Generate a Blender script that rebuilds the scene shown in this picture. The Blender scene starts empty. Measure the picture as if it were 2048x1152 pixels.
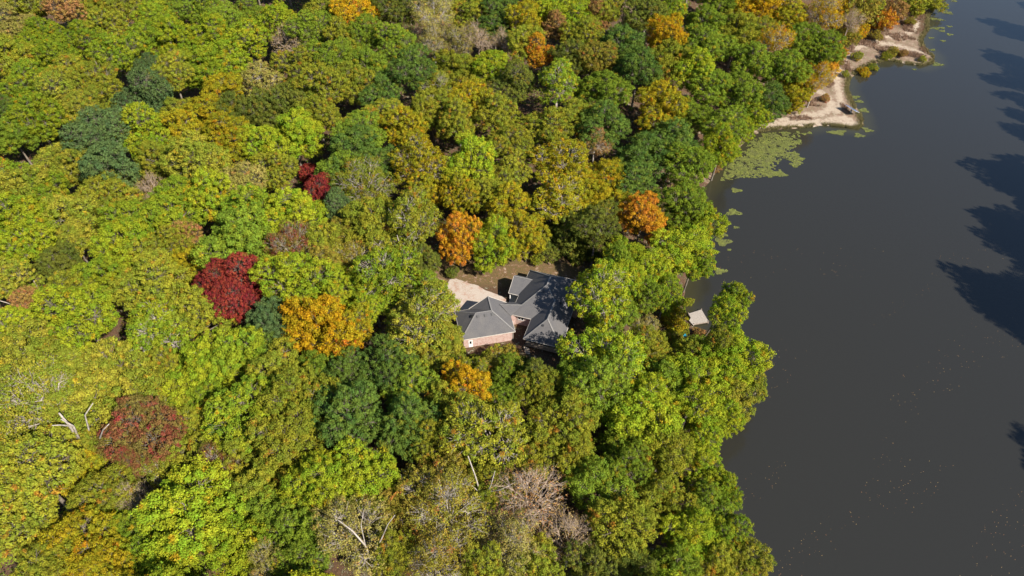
import bpy, math, random
import numpy as np
from mathutils import Vector
random.seed(7)
S = bpy.context.scene
COL = S.collection
# ---------------------------------------------------------------- camera, sky, sun, exposure
CAM_Z = 120.0
FPX = 1365.0
cd = bpy.data.cameras.new("camera")
cam = bpy.data.objects.new("camera", cd); COL.objects.link(cam)
cam.location = (0, 0, CAM_Z); cam.rotation_euler = (math.radians(45), 0, 0)
cd.sensor_width = 36; cd.lens = 36 * FPX / 2048; cd.clip_start = 1; cd.clip_end = 9000
S.camera = cam
SUN_EL, SUN_AZ = math.radians(42), math.radians(133)
world = bpy.data.worlds.new("World"); S.world = world; world.use_nodes = True
wn = world.node_tree.nodes; wl = world.node_tree.links
sky = wn.new("ShaderNodeTexSky"); sky.sky_type = 'NISHITA'; sky.sun_disc = False
sky.sun_elevation = SUN_EL; sky.sun_rotation = SUN_AZ; sky.air_density = 1.0; sky.dust_density = 0.2; sky.ozone_density = 2.5
wl.new(sky.outputs[0], wn["Background"].inputs[0]); wn["Background"].inputs[1].default_value = 0.082
sl = bpy.data.lights.new("sun", 'SUN'); sl.energy = 5.0; sl.angle = math.radians(0.53); sl.color = (1, .93, .82)
sun = bpy.data.objects.new("sun", sl); COL.objects.link(sun)
sd = Vector((math.sin(SUN_AZ) * math.cos(SUN_EL), math.cos(SUN_AZ) * math.cos(SUN_EL), math.sin(SUN_EL)))
sun.rotation_euler = (-sd).to_track_quat('-Z', 'Y').to_euler(); sun.location = sd * 300
S.view_settings.view_transform = 'Standard'; S.view_settings.look = 'None'
S.view_settings.exposure = 1.02; S.view_settings.gamma = 1; S.view_settings.use_curve_mapping = False
S.cycles.max_bounces = 5; S.cycles.diffuse_bounces = 3; S.cycles.transmission_bounces = 3

# ---------------------------------------------------------------- helpers
SQ = math.sqrt(.5)
def at(px, py, z):
    """point of the place at height z that the photograph shows at (px, py)"""
    u = (px - 1024) / FPX; v = (576 - py) / FPX
    dz = SQ * (v - 1); t = (z - CAM_Z) / dz
    return (u * t, SQ * (1 + v) * t, z)
def depth(x, y, z): return SQ * (y + CAM_Z - z)
def pix(x, y, z):
    d = depth(x, y, z)
    return 1024 + FPX * x / d, 576 - FPX * SQ * (y + z - CAM_Z) / d
def tag(o, label=None, cat=None, group=None, kind=None):
    if label: o['label'] = label
    if cat: o['category'] = cat
    if group: o['group'] = group
    if kind: o['kind'] = kind
    return o
def empty(name, loc, label, cat, group=None, rz=0):
    o = bpy.data.objects.new(name, None); COL.objects.link(o); o.location = loc; o.rotation_euler.z = rz
    o.empty_display_size = .5
    return tag(o, label, cat, group)
def mesh_np(name, V, F, mat, uv=None):
    """V (n,3), F (m,k) arrays"""
    V = np.asarray(V, dtype=np.float32); F = np.asarray(F, dtype=np.int32)
    me = bpy.data.meshes.new(name); me.vertices.add(len(V)); me.vertices.foreach_set('co', V.ravel())
    k = F.shape[1]; me.loops.add(F.size); me.loops.foreach_set('vertex_index', F.ravel())
    me.polygons.add(len(F)); me.polygons.foreach_set('loop_start', np.arange(0, F.size, k, dtype=np.int32))
    me.polygons.foreach_set('loop_total', np.full(len(F), k, dtype=np.int32))
    me.update(calc_edges=True)
    if mat: me.materials.append(mat)
    return me
def attr(me, name, arr):
    a = me.attributes.new(name, 'FLOAT', 'POINT'); a.data.foreach_set('value', np.asarray(arr, dtype=np.float32))
def link(name, me, parent=None):
    o = bpy.data.objects.new(name, me); COL.objects.link(o)
    if parent: o.parent = parent
    return o
class MB:
    def __init__(s): s.v = []; s.f = []
    def poly(s, pts):
        b = len(s.v); s.v += [tuple(p) for p in pts]; s.f.append(tuple(range(b, b + len(pts))))
    def slab(s, pts, t):
        """closed slab: top polygon pts (counter-clockwise from above), thickness t downwards"""
        n = len(pts); b = len(s.v)
        s.v += [tuple(p) for p in pts] + [(p[0], p[1], p[2] - t) for p in pts]
        s.f.append(tuple(range(b, b + n))); s.f.append(tuple(range(b + 2 * n - 1, b + n - 1, -1)))
        for i in range(n):
            j = (i + 1) % n; s.f.append((b + i, b + n + i, b + n + j, b + j))
    def bar(s, a, c, w, h, up=(0, 0, 1)):
        a = Vector(a); c = Vector(c); d = (c - a).normalized(); upv = Vector(up)
        r = d.cross(upv)
        if r.length < 1e-3: r = d.cross(Vector((1, 0, 0)))
        r.normalize(); q = r.cross(d).normalized(); b = len(s.v)
        for p in (a, c):
            for i, j in ((-1, -1), (1, -1), (1, 1), (-1, 1)): s.v.append(tuple(p + r * (w / 2 * i) + q * (h / 2 * j)))
        s.f += [(b, b + 3, b + 2, b + 1), (b + 4, b + 5, b + 6, b + 7)] + [(b + i, b + (i + 1) % 4, b + 4 + (i + 1) % 4, b + 4 + i) for i in range(4)]
    def tube(s, pts, rad, n=6):
        b = len(s.v); pts = [Vector(p) for p in pts]
        for i, p in enumerate(pts):
            d = (pts[min(i + 1, len(pts) - 1)] - pts[max(i - 1, 0)]).normalized()
            r = d.cross(Vector((.31, .17, .93))).normalized(); q = r.cross(d)
            for k in range(n):
                t = 2 * math.pi * k / n; s.v.append(tuple(p + (r * math.cos(t) + q * math.sin(t)) * rad[i]))
        for i in range(len(pts) - 1):
            for k in range(n):
                k2 = (k + 1) % n; s.f.append((b + i * n + k, b + i * n + k2, b + (i + 1) * n + k2, b + (i + 1) * n + k))
        s.f.append(tuple(b + (len(pts) - 1) * n + k for k in range(n)))
    def build(s, name, mat, parent=None, smooth=False):
        me = bpy.data.meshes.new(name); me.from_pydata(s.v, [], s.f); me.materials.append(mat); me.update()
        if smooth: me.polygons.foreach_set('use_smooth', [True] * len(me.polygons))
        return link(name, me, parent)

# ---------------------------------------------------------------- materials
def lin(c):
    c = np.array(c, dtype=float) / 255
    return tuple(np.where(c < .04045, c / 12.92, ((c + .055) / 1.055) ** 2.4))
def new_mat(name, rough=.8, spec=.3):
    m = bpy.data.materials.new(name); m.use_nodes = True
    b = m.node_tree.nodes["Principled BSDF"]; b.inputs['Roughness'].default_value = rough
    b.inputs['Specular IOR Level'].default_value = spec
    return m, m.node_tree, b
def nd(nt, t, **kw):
    n = nt.nodes.new(t)
    for k, v in kw.items(): setattr(n, k, v)
    return n
def mixc(nt, fac, a, b, blend='MIX'):
    n = nd(nt, 'ShaderNodeMix', data_type='RGBA', blend_type=blend)
    for sock, val in ((n.inputs[0], fac), (n.inputs[6], a), (n.inputs[7], b)):
        if isinstance(val, (int, float)): sock.default_value = val
        elif isinstance(val, tuple): sock.default_value = (*val[:3], 1)
        else: nt.links.new(val, sock)
    return n.outputs[2]
def maths(nt, op, a, b=None):
    n = nd(nt, 'ShaderNodeMath', operation=op)
    for i, val in enumerate((a, b)):
        if val is None: continue
        if isinstance(val, (int, float)): n.inputs[i].default_value = val
        else: nt.links.new(val, n.inputs[i])
    return n.outputs[0]
def noise(nt, scale, detail=4, rough=.6, vec=None, dist=0):
    n = nd(nt, 'ShaderNodeTexNoise'); n.inputs['Scale'].default_value = scale; n.inputs['Detail'].default_value = detail
    n.inputs['Roughness'].default_value = rough; n.inputs['Distortion'].default_value = dist
    if vec is None:
        g = nd(nt, 'ShaderNodeNewGeometry'); vec = g.outputs['Position']
    nt.links.new(vec, n.inputs['Vector']); return n.outputs['Fac']
def ramp(nt, fac, lo, hi):
    n = nd(nt, 'ShaderNodeMapRange'); n.inputs[1].default_value = lo; n.inputs[2].default_value = hi
    nt.links.new(fac, n.inputs[0]); return n.outputs[0]
def bump(nt, b, h, strength, dist=.1):
    n = nd(nt, 'ShaderNodeBump'); n.inputs['Strength'].default_value = strength; n.inputs['Distance'].default_value = dist
    nt.links.new(h, n.inputs['Height']); nt.links.new(n.outputs[0], b.inputs['Normal'])
def simple(name, c1, c2, scale=3, rough=.8, spec=.3, bmp=.3):
    m, nt, b = new_mat(name, rough, spec)
    f = ramp(nt, noise(nt, scale, 6, .65), .35, .65)
    nt.links.new(mixc(nt, f, c1, c2), b.inputs['Base Color'])
    if bmp: bump(nt, b, noise(nt, scale * 4, 4), bmp, .03)
    return m

def leaf_material():
    m = bpy.data.materials.new("leaves"); m.use_nodes = True; nt = m.node_tree; nt.nodes.clear()
    out = nd(nt, 'ShaderNodeOutputMaterial')
    oa = nd(nt, 'ShaderNodeAttribute', attribute_type='OBJECT', attribute_name='leaf_a')
    ob = nd(nt, 'ShaderNodeAttribute', attribute_type='OBJECT', attribute_name='leaf_b')
    oc = nd(nt, 'ShaderNodeAttribute', attribute_type='OBJECT', attribute_name='leaf_c')
    r = nd(nt, 'ShaderNodeAttribute', attribute_name='rnd'); t = nd(nt, 'ShaderNodeAttribute', attribute_name='tuft')
    g = nd(nt, 'ShaderNodeNewGeometry'); oi = nd(nt, 'ShaderNodeObjectInfo')
    big = noise(nt, .22, 3, .6, g.outputs['Position'])
    f = maths(nt, 'ADD', maths(nt, 'MULTIPLY', t.outputs['Fac'], .55), maths(nt, 'MULTIPLY', big, .9))
    f = ramp(nt, f, .46, .86)
    c = mixc(nt, f, oa.outputs['Color'], ob.outputs['Color'])
    # a few turned branches: tufts whose own number is high take the accent colour where the wide noise is high
    acc = maths(nt, 'MULTIPLY', ramp(nt, noise(nt, .45, 2, .5, g.outputs['Position']), .58, .64), ramp(nt, t.outputs['Fac'], .55, .7))
    c = mixc(nt, acc, c, oc.outputs['Color'])
    hs = nd(nt, 'ShaderNodeHueSaturation')
    nt.links.new(c, hs.inputs['Color']); hs.inputs['Saturation'].default_value = 1.02
    nt.links.new(maths(nt, 'ADD', maths(nt, 'MULTIPLY', r.outputs['Fac'], .035), .4825), hs.inputs['Hue'])
    nt.links.new(maths(nt, 'ADD', maths(nt, 'MULTIPLY', r.outputs['Fac'], .8), .62), hs.inputs['Value'])
    d = nd(nt, 'ShaderNodeBsdfDiffuse'); tr = nd(nt, 'ShaderNodeBsdfTranslucent'); gl = nd(nt, 'ShaderNodeBsdfGlossy')
    gl.inputs['Roughness'].default_value = .45; gl.inputs['Color'].default_value = (1, 1, 1, 1)
    nt.links.new(hs.outputs[0], d.inputs['Color']); nt.links.new(hs.outputs[0], tr.inputs['Color'])
    m1 = nd(nt, 'ShaderNodeMixShader'); m1.inputs[0].default_value = .30
    nt.links.new(d.outputs[0], m1.inputs[1]); nt.links.new(tr.outputs[0], m1.inputs[2])
    m2 = nd(nt, 'ShaderNodeMixShader'); m2.inputs[0].default_value = .0
    nt.links.new(m1.outputs[0], m2.inputs[1]); nt.links.new(gl.outputs[0], m2.inputs[2])
    nt.links.new(m2.outputs[0], out.inputs['Surface'])
    return m
M_leaf = leaf_material()
def bark(name, c1, c2):
    return simple(name, c1, c2, 1.6, .9, .2, .5)
M_bark = bark("grey_bark", (.11, .09, .07), (.21, .18, .145))
M_pale = bark("pale_bark", (.20, .17, .14), (.42, .37, .32))
M_dead = bark("weathered_wood", (.25, .18, .13), (.42, .33, .25))

# ---------------------------------------------------------------- the lake outline and the lie of the land
shore_px = [(1520, 1420), (1505, 1300), (1490, 1152), (1440, 1040), (1395, 940), (1388, 860), (1425, 790), (1432, 730), (1412, 690),
            (1385, 650), (1368, 615), (1372, 570), (1388, 520), (1392, 450), (1402, 385), (1430, 350), (1455, 322), (1480, 296), (1506, 270),
            (1540, 261), (1600, 257), (1650, 252), (1690, 256), (1716, 259), (1729, 250), (1722, 228), (1706, 203), (1697, 180), (1700, 160),
            (1722, 140), (1745, 128), (1780, 122), (1810, 128), (1845, 133), (1868, 126), (1868, 112), (1850, 96), (1845, 80), (1858, 60), (1858, 35),
            (1872, 15), (1900, -8), (1925, -40), (1945, -80)]
shore = [at(px, py, 0)[:2] for px, py in shore_px]
lake = [(30, -60)] + shore + [(262, 470), (430, 560), (430, 480), (266, 350), (216, 262), (183, 200), (156, 150), (131, 104), (109, 62), (89, 24), (66, -20), (48, -60)]
LP = np.array(lake)
def lake_sd(x, y):
    """distance to the shoreline, negative over the lake"""
    x = np.asarray(x, dtype=float); y = np.asarray(y, dtype=float)
    best = np.full(x.shape, 1e9); inside = np.zeros(x.shape, bool)
    for i in range(len(LP)):
        ax, ay = LP[i]; bx, by = LP[(i + 1) % len(LP)]
        dx, dy = bx - ax, by - ay
        t = np.clip(((x - ax) * dx + (y - ay) * dy) / (dx * dx + dy * dy), 0, 1)
        best = np.minimum(best, (x - ax - t * dx) ** 2 + (y - ay - t * dy) ** 2)
        if ay != by:
            inside ^= ((ay > y) != (by > y)) & (x < ax + (y - ay) * dx / dy)
    return np.sqrt(best) * np.where(inside, -1, 1)
def sstep(a, b, x):
    t = np.clip((x - a) / (b - a), 0, 1); return t * t * (3 - 2 * t)
def seg_dist(x, y, pts):
    best = np.full(np.shape(x), 1e9)
    for (ax, ay), (bx, by) in zip(pts[:-1], pts[1:]):
        dx, dy = bx - ax, by - ay
        t = np.clip(((x - ax) * dx + (y - ay) * dy) / (dx * dx + dy * dy), 0, 1)
        best = np.minimum(best, (x - ax - t * dx) ** 2 + (y - ay - t * dy) ** 2)
    return np.sqrt(best)
def ground_z(x, y):
    x = np.asarray(x, dtype=float); y = np.asarray(y, dtype=float)
    d = lake_sd(x, y)
    h = np.where(d < 0, -.9 * np.minimum(-d, 3) * .6, .12 * np.minimum(d, 1.5) + 8.2 * sstep(1, 42, d))
    flat = sstep(178, 158, y + .28 * (x - 60)) if False else 1
    east = (x - .54 * (y + 120) > -4); h = np.where(east & (d > 0), h + 8 * sstep(3, 22, d), h)
    # the low ground of the two spits
    low = sstep(60, 30, np.hypot((x - 118) / 1.3, y - 222))
    h = np.where(d > 0, h * (1 - low) + low * np.minimum(h, .25 + .02 * d), h)
    und = .8 * np.sin(x * .043 + 1.3) * np.sin(y * .037) + .5 * np.sin(x * .11 + y * .07) + 3.5 * sstep(20, 120, -x) * np.sin(y * .02 + .5)
    h = np.where(d > 0, h + und * sstep(6, 40, d) * (1 - low), h)
    # level pad under the house and drive
    pad = sstep(13, 7, np.hypot(np.maximum(np.abs(x + 4) - 8.5, 0), np.maximum(np.abs(y - 108) - 9, 0)))
    return h * (1 - pad) + 8.0 * pad

def axis(lo, hi, fine, coarse_to):
    a = list(np.arange(lo, hi, fine)); st = fine
    v = a[-1]
    while v < coarse_to[1]: st *= 1.25; v += st; a.append(v)
    st = fine; v = lo
    while v > coarse_to[0]: st *= 1.25; v -= st; a.insert(0, v)
    return np.array(a)
gx = np.concatenate([axis(-150, 30, 1.6, (-5000, 30))[:-1], axis(30, 180, .8, (30, 5000))]); gx = np.unique(gx)
gy = axis(10, 330, 1.0, (-5000, 5000))
X, Y = np.meshgrid(gx, gy)
GZ = ground_z(X, Y)
rs = np.random.RandomState(3)
near = (lake_sd(X, Y) > .5)
GZ = GZ + near * rs.uniform(-.06, .06, X.shape)
padm = sstep(11, 8, np.hypot(np.maximum(np.abs(X + 5) - 8, 0), np.maximum(np.abs(Y - 108) - 7, 0)))
GZ = np.where(padm > .5, np.minimum(GZ, 8.0), GZ)
nx, ny = len(gx), len(gy)
V = np.stack([X.ravel(), Y.ravel(), GZ.ravel()], 1)
ii = np.arange(nx * ny).reshape(ny, nx)
F = np.stack([ii[:-1, :-1], ii[:-1, 1:], ii[1:, 1:], ii[1:, :-1]], -1).reshape(-1, 4)
tracks = [([(1500, 254), (1560, 247), (1610, 243), (1660, 244), (1712, 248)], 1.9), ([(1560, 240), (1600, 231), (1640, 227), (1664, 215), (1660, 198), (1638, 182)], 1.3),
          ([(1668, 238), (1690, 236), (1706, 244)], 1.7), ([(1672, 222), (1682, 205), (1678, 180), (1672, 160), (1684, 135), (1690, 110), (1715, 96), (1745, 82), (1770, 88), (1800, 92), (1846, 104)], 1.1),
          ([(1830, 30), (1832, 50), (1815, 66), (1775, 76)], 1.1), ([(1790, 122), (1830, 128), (1852, 124)], .9)]
sand = np.zeros(X.shape)
for pts, w in tracks:
    q = [at(a, b, .6)[:2] for a, b in pts]
    sand = np.maximum(sand, sstep(w + 1.6, w - 1.4, seg_dist(X, Y, q)))
bank = sstep(60, 44, np.hypot((X - 122) / 1.35, Y - 218)) * sstep(17, 11, lake_sd(X, Y)) * (lake_sd(X, Y) > -1)
bq = at(1425, 335, .5); bank = np.maximum(bank, sstep(9, 6, np.hypot(X - bq[0], Y - bq[1])))
cq = at(1300, 695, 5); bank = np.maximum(bank, .75 * sstep(9, 5, np.hypot(X - cq[0], Y - cq[1])))
lawn = sstep(8, 1, seg_dist(X, Y, [at(a, b, 8)[:2] for a, b in ((895, 538), (1000, 545), (1080, 530), (1200, 525))]))
me = mesh_np("forest_floor", V, F, None)
attr(me, 'sand', sand.ravel()); attr(me, 'bank', bank.ravel()); attr(me, 'lawn', lawn.ravel())
me.polygons.foreach_set('use_smooth', [True] * len(me.polygons))
m, nt, b = new_mat("woodland_ground", .95, .1)
def A(nt, n): return nd(nt, 'ShaderNodeAttribute', attribute_name=n).outputs['Fac']
n1 = noise(nt, .9, 6, .7); n2 = noise(nt, 4.5, 5, .75); n3 = noise(nt, .18, 3)
litter = mixc(nt, ramp(nt, n2, .35, .65), (.05, .033, .022), (.15, .085, .05))
litter = mixc(nt, ramp(nt, n1, .52, .62), litter, (.05, .06, .025))
grass = mixc(nt, ramp(nt, n2, .35, .62), (.075, .085, .03), (.16, .095, .05))
grass = mixc(nt, ramp(nt, n1, .48, .64), grass, (.17, .085, .05))
soil = mixc(nt, ramp(nt, n2, .3, .65), (.13, .08, .055), (.27, .19, .14)); soil = mixc(nt, ramp(nt, noise(nt, .35, 5, .7), .48, .62), soil, (.28, .21, .155))
soil = mixc(nt, ramp(nt, n1, .46, .64), soil, (.11, .095, .045))
sandc = mixc(nt, ramp(nt, n2, .3, .6), (.26, .195, .14), (.42, .35, .27))
c = mixc(nt, ramp(nt, maths(nt, 'ADD', A(nt, 'lawn'), maths(nt, 'MULTIPLY', n2, .5)), .5, .9), litter, grass)
c = mixc(nt, ramp(nt, maths(nt, 'ADD', A(nt, 'bank'), maths(nt, 'MULTIPLY', n2, .5)), .5, .8), c, soil)
c = mixc(nt, ramp(nt, maths(nt, 'ADD', A(nt, 'sand'), maths(nt, 'ADD', maths(nt, 'MULTIPLY', maths(nt, 'SUBTRACT', n2, .5), 1.8), maths(nt, 'MULTIPLY', maths(nt, 'SUBTRACT', n1, .5), 3.6))), .30, .75), c, sandc)
nt.links.new(c, b.inputs['Base Color']); bump(nt, b, n2, .8, .25)
me.materials.append(m)
tag(link("forest_floor", me), kind='structure')

# water
wx = np.unique(np.concatenate([axis(20, 260, 2.0, (-10, 900))])); wy = axis(-40, 330, 2.0, (-80, 1200))
WX, WY = np.meshgrid(wx, wy); sh = lake_sd(WX, WY)
V = np.stack([WX.ravel(), WY.ravel(), np.zeros(WX.size)], 1); ii = np.arange(WX.size).reshape(WX.shape)
F = np.stack([ii[:-1, :-1], ii[:-1, 1:], ii[1:, 1:], ii[1:, :-1]], -1)
keep = (sh[:-1, :-1] < 5); F = F[keep].reshape(-1, 4)
me = mesh_np("lake_water", V, F, None); attr(me, 'shallow', (sstep(-7, 0, sh)).ravel())
m, nt, b = new_mat("lake_water", .06, .68); b.inputs['IOR'].default_value = 1.33
sh_ = ramp(nt, maths(nt, 'ADD', A(nt, 'shallow'), maths(nt, 'MULTIPLY', noise(nt, .15, 3), .5)), .45, 1.3)
nt.links.new(mixc(nt, sh_, (.0215, .0208, .0175), (.036, .034, .018)), b.inputs['Base Color'])
g = nd(nt, 'ShaderNodeNewGeometry'); mp = nd(nt, 'ShaderNodeMapping'); mp.inputs['Scale'].default_value = (.5, 1.6, 1)
nt.links.new(g.outputs['Position'], mp.inputs['Vector'])
bump(nt, b, noise(nt, 1.6, 4, .6, mp.outputs[0], .6), .12, .12)
me.materials.append(m); tag(link("lake_water", me), kind='structure')

# ---------------------------------------------------------------- the house
M_shingle, nt, b = new_mat("asphalt_shingles", .9, .25)
n1 = noise(nt, .5, 4); n2 = noise(nt, 9, 5, .7)
g = nd(nt, 'ShaderNodeNewGeometry'); sx = nd(nt, 'ShaderNodeSeparateXYZ'); nt.links.new(g.outputs['Position'], sx.inputs[0])
course = maths(nt, 'FRACT', maths(nt, 'MULTIPLY', sx.outputs[2], 7.5))
c = mixc(nt, ramp(nt, n2, .35, .65), (.068, .066, .070), (.118, .114, .116))
c = mixc(nt, maths(nt, 'MULTIPLY', ramp(nt, course, .0, .25), 1.0), mixc(nt, .5, c, (.05, .05, .053)), c)
c = mixc(nt, maths(nt, 'MULTIPLY', ramp(nt, n1, .4, .7), .5), c, (.125, .117, .11))
nt.links.new(c, b.inputs['Base Color']); bump(nt, b, n2, .5, .02)
M_cap = simple("ridge_caps", (.13, .125, .12), (.22, .21, .20), 5)
M_trim = simple("beige_trim", (.42, .38, .33), (.55, .50, .44), 2, .6)
M_white = simple("white_paint", (.62, .60, .57), (.75, .73, .70), 2, .5)
M_glass, nt, b = new_mat("dark_glass", .08, .6); b.inputs['Base Color'].default_value = (.015, .018, .022, 1)
M_dark, nt, b = new_mat("dark_insect_screen", .7, .3); b.inputs['Base Color'].default_value = (.02, .02, .022, 1)
M_wood = simple("weathered_boards", (.20, .15, .12), (.32, .26, .21), 4, .85)
M_newwood = simple("pale_boards", (.42, .34, .26), (.55, .46, .37), 4, .8)
M_grey = simple("greyed_boards", (.24, .21, .18), (.36, .32, .28), 4, .85)
M_metal = simple("grey_metal", (.015, .015, .016), (.03, .03, .03), 8, .5, .5)
M_brick, nt, b = new_mat("red_brick", .9, .2)
tc = nd(nt, 'ShaderNodeTexCoord'); br = nd(nt, 'ShaderNodeTexBrick')
g = nd(nt, 'ShaderNodeNewGeometry'); sx = nd(nt, 'ShaderNodeSeparateXYZ'); nt.links.new(g.outputs['Position'], sx.inputs[0])
cx = nd(nt, 'ShaderNodeCombineXYZ'); nt.links.new(maths(nt, 'ADD', sx.outputs[0], maths(nt, 'MULTIPLY', sx.outputs[1], .9)), cx.inputs[0]); nt.links.new(sx.outputs[2], cx.inputs[1])
nt.links.new(cx.outputs[0], br.inputs['Vector']); br.inputs['Scale'].default_value = 1
br.inputs['Brick Width'].default_value = .24; br.inputs['Row Height'].default_value = .09; br.inputs['Mortar Size'].default_value = .012
br.inputs['Color1'].default_value = (.30, .12, .09, 1); br.inputs['Color2'].default_value = (.42, .26, .22, 1); br.inputs['Mortar'].default_value = (.40, .36, .33, 1)
c = mixc(nt, ramp(nt, noise(nt, 2.2, 4, .7), .42, .62), br.outputs['Color'], (.45, .34, .30))
nt.links.new(c, b.inputs['Base Color']); bump(nt, b, br.outputs['Fac'], .3, .01)

house = empty("brick_house", (4, 103, 8), "rambling brick house with dark grey hipped roofs in the forest clearing", "house")
HO = Vector(house.location)
def hb(mb, name, mat, parent=None, label=None):
    mb.v = [(x - HO.x, y - HO.y, z - HO.z) for x, y, z in mb.v]
    o = mb.build(name, mat, parent or house)
    if label: o['label'] = label
    return o
EAVE = 11.2
class Fr:          # plan frame of a wing
    def __init__(s, ox, oy, ang): s.o = (ox, oy); s.c = math.cos(ang); s.s = math.sin(ang)
    def __call__(s, u, v, z): return (s.o[0] + u * s.c - v * s.s, s.o[1] + u * s.s + v * s.c, z)
Gf = Fr(-10.65, 93.35, math.radians(12.1)); Mf = Fr(-.3, 100.8, math.radians(-17.8))
TH = .16
def roof(planes, name="roof", label=None):
    mb = MB()
    for p in planes: mb.slab(p, TH)
    return hb(mb, name, M_shingle, None, label)
def caps(parent, lines):
    for a, c in lines:
        mb = MB(); a = Vector(a) + Vector((0, 0, .03)); c = Vector(c) + Vector((0, 0, .03))
        mb.bar(a, c, .26, .05); mb.v = [(x - HO.x, y - HO.y, z - HO.z) for x, y, z in mb.v]
        mb.build("ridge_cap", M_cap, parent)
def gutter(a, c):
    mb = MB(); mb.bar((a[0], a[1], a[2] - .10), (c[0], c[1], c[2] - .10), .13, .16); return hb(mb, "gutter", M_trim)
def wall(pts, z0, z1, holes=None):
    mb = MB()
    for a, c in zip(pts[:-1], pts[1:]):
        mb.bar((a[0], a[1], (z0 + z1) / 2), (c[0], c[1], (z0 + z1) / 2), .2, z1 - z0)
    return hb(mb, "wall", M_brick)
def window(fr, u, v, z0, w, h, along='u', side=-1, name="window"):
    """frame, glass and cross bar set proud of a wall"""
    def P(t, d, z): return fr(u + t, v + d * side, z) if along == 'u' else fr(u + d * side, v + t, z)
    mb = MB()
    for a, c in (((-w / 2, z0), (w / 2, z0)), ((-w / 2, z0 + h), (w / 2, z0 + h)), ((-w / 2, z0 - .05), (-w / 2, z0 + h + .05)), ((w / 2, z0 - .05), (w / 2, z0 + h + .05)), ((0, z0), (0, z0 + h))):
        mb.bar(P(a[0], .13, a[1]), P(c[0], .13, c[1]), .09, .07, (0, 0, 1) if a[1] == c[1] else (1, 0, 0))
    f = hb(mb, name, M_white)
    g_ = MB(); q = [P(-w / 2, .12, z0), P(w / 2, .12, z0), P(w / 2, .12, z0 + h), P(-w / 2, .12, z0 + h)]
    g_.poly(q); hb(g_, "pane", M_glass, f); return f

# garage block: hipped roof with a gable over the drive
L, D = 11.6, 8.4; RZ = 14.2
sw, se, ne, nw = Gf(0, 0, EAVE), Gf(L, 0, EAVE), Gf(L, D, EAVE), Gf(0, D, EAVE)
rw, re_, gp = Gf(4.0, D / 2, RZ), Gf(L - D / 2, D / 2, RZ), Gf(L - D / 2, D + .15, RZ)
gw = Gf(L - 2 * D / 2, D + .15, EAVE)
gr = roof([[sw, se, re_, rw], [nw, sw, rw], [nw, rw, re_, Gf(3.2, D, EAVE)], [Gf(3.2, D + .15, EAVE), re_, gp], [se, Gf(L, D + .15, EAVE), gp, re_]])
caps(gr, [(rw, re_), (re_, gp), (rw, sw), (re_, se), (rw, nw)])
gutter(sw, se); gutter(nw, sw); gutter(se, Gf(L, 3.2, EAVE)); gutter(nw, Gf(3.2, D, EAVE))
mb = MB(); mb.bar(Gf(3.1, D + .18, EAVE - .05), (gp[0], gp[1], gp[2] - .05), .06, .22); mb.bar(Gf(L + .05, D + .18, EAVE - .05), (gp[0], gp[1], gp[2] - .05), .06, .22); hb(mb, "rake_board", M_trim)
i = .55
wall([Gf(i, i, 0), Gf(L - i, i, 0), Gf(L - i, D - i, 0), Gf(i, D - i, 0), Gf(i, i, 0)], 5.5, EAVE - .18)
mb = MB(); mb.slab([Gf(3.9, D - .35, EAVE - .2), Gf(L - .7, D - .35, EAVE - .2), Gf(L - D / 2, D - .35, RZ - .35)], .02)
mb.v = [Gf(3.9, D - i, EAVE - .2), Gf(L - .7, D - i, EAVE - .2), Gf(L - D / 2, D - i, RZ - .4), Gf(3.9, D - i - .15, EAVE - .2), Gf(L - .7, D - i - .15, EAVE - .2), Gf(L - D / 2, D - i - .15, RZ - .4)]
mb.f = [(0, 2, 1), (3, 4, 5), (0, 1, 4, 3), (1, 2, 5, 4), (2, 0, 3, 5)]; hb(mb, "gable_wall", M_trim)
for u0 in (4.3, 7.5):
    mb = MB(); mb.bar(Gf(u0, D - i + .14, 9.2), Gf(u0 + 2.6, D - i + .14, 9.2), .06, 2.3); hb(mb, "garage_door", M_white)
mb = MB()
mb.bar(Gf(1.55, i - .14, 9.1), Gf(2.45, i - .14, 9.1), .06, 2.1); d_ = hb(mb, "side_door", M_white)
mb = MB(); mb.bar(Gf(1.8, i - .18, 9.5), Gf(2.2, i - .18, 9.5), .03, .8); hb(mb, "door_pane", M_glass, d_)
mb = MB(); mb.bar(Gf(L - .4, i - .13, 5.5), Gf(L - .4, i - .13, EAVE - .2), .1, .1, (1, 0, 0)); hb(mb, "downpipe", M_trim)
def vent(p, n, s=.46, h=.22):
    p = Vector(p); n = Vector(n).normalized(); q = MB()
    u = n.cross(Vector((0, 0, 1))).normalized(); w = n.cross(u)
    for k, (a, z) in enumerate(((s / 2, 0), (s / 2, h * .6), (s / 2 + .05, h * .62), (s / 2 + .05, h))):
        for i_, j_ in ((-1, -1), (1, -1), (1, 1), (-1, 1)): q.v.append(tuple(p + u * a * i_ + w * a * j_ + n * z))
    for k in range(3):
        for e in range(4): q.f.append((k * 4 + e, k * 4 + (e + 1) % 4, k * 4 + 4 + (e + 1) % 4, k * 4 + 4 + e))
    q.f.append((12, 13, 14, 15)); return hb(q, "roof_vent", M_metal)
sl_ = (RZ - EAVE) / (D / 2)
def gpl(u, v): return Gf(u, v, EAVE + v * sl_)
nS = Vector(Gf(0, -sl_, 1)) - Vector(Gf(0, 0, 0))
for u in (4.35, 5.95, 7.45): vent(gpl(u, 3.55), nS)
kW = (RZ - EAVE) / 4.0; nW_ = Vector(Gf(-kW, 0, 1)) - Vector(Gf(0, 0, 0)); vent(Gf(3.15, 4.0, EAVE + 3.15 * kW), nW_, .5)

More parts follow.
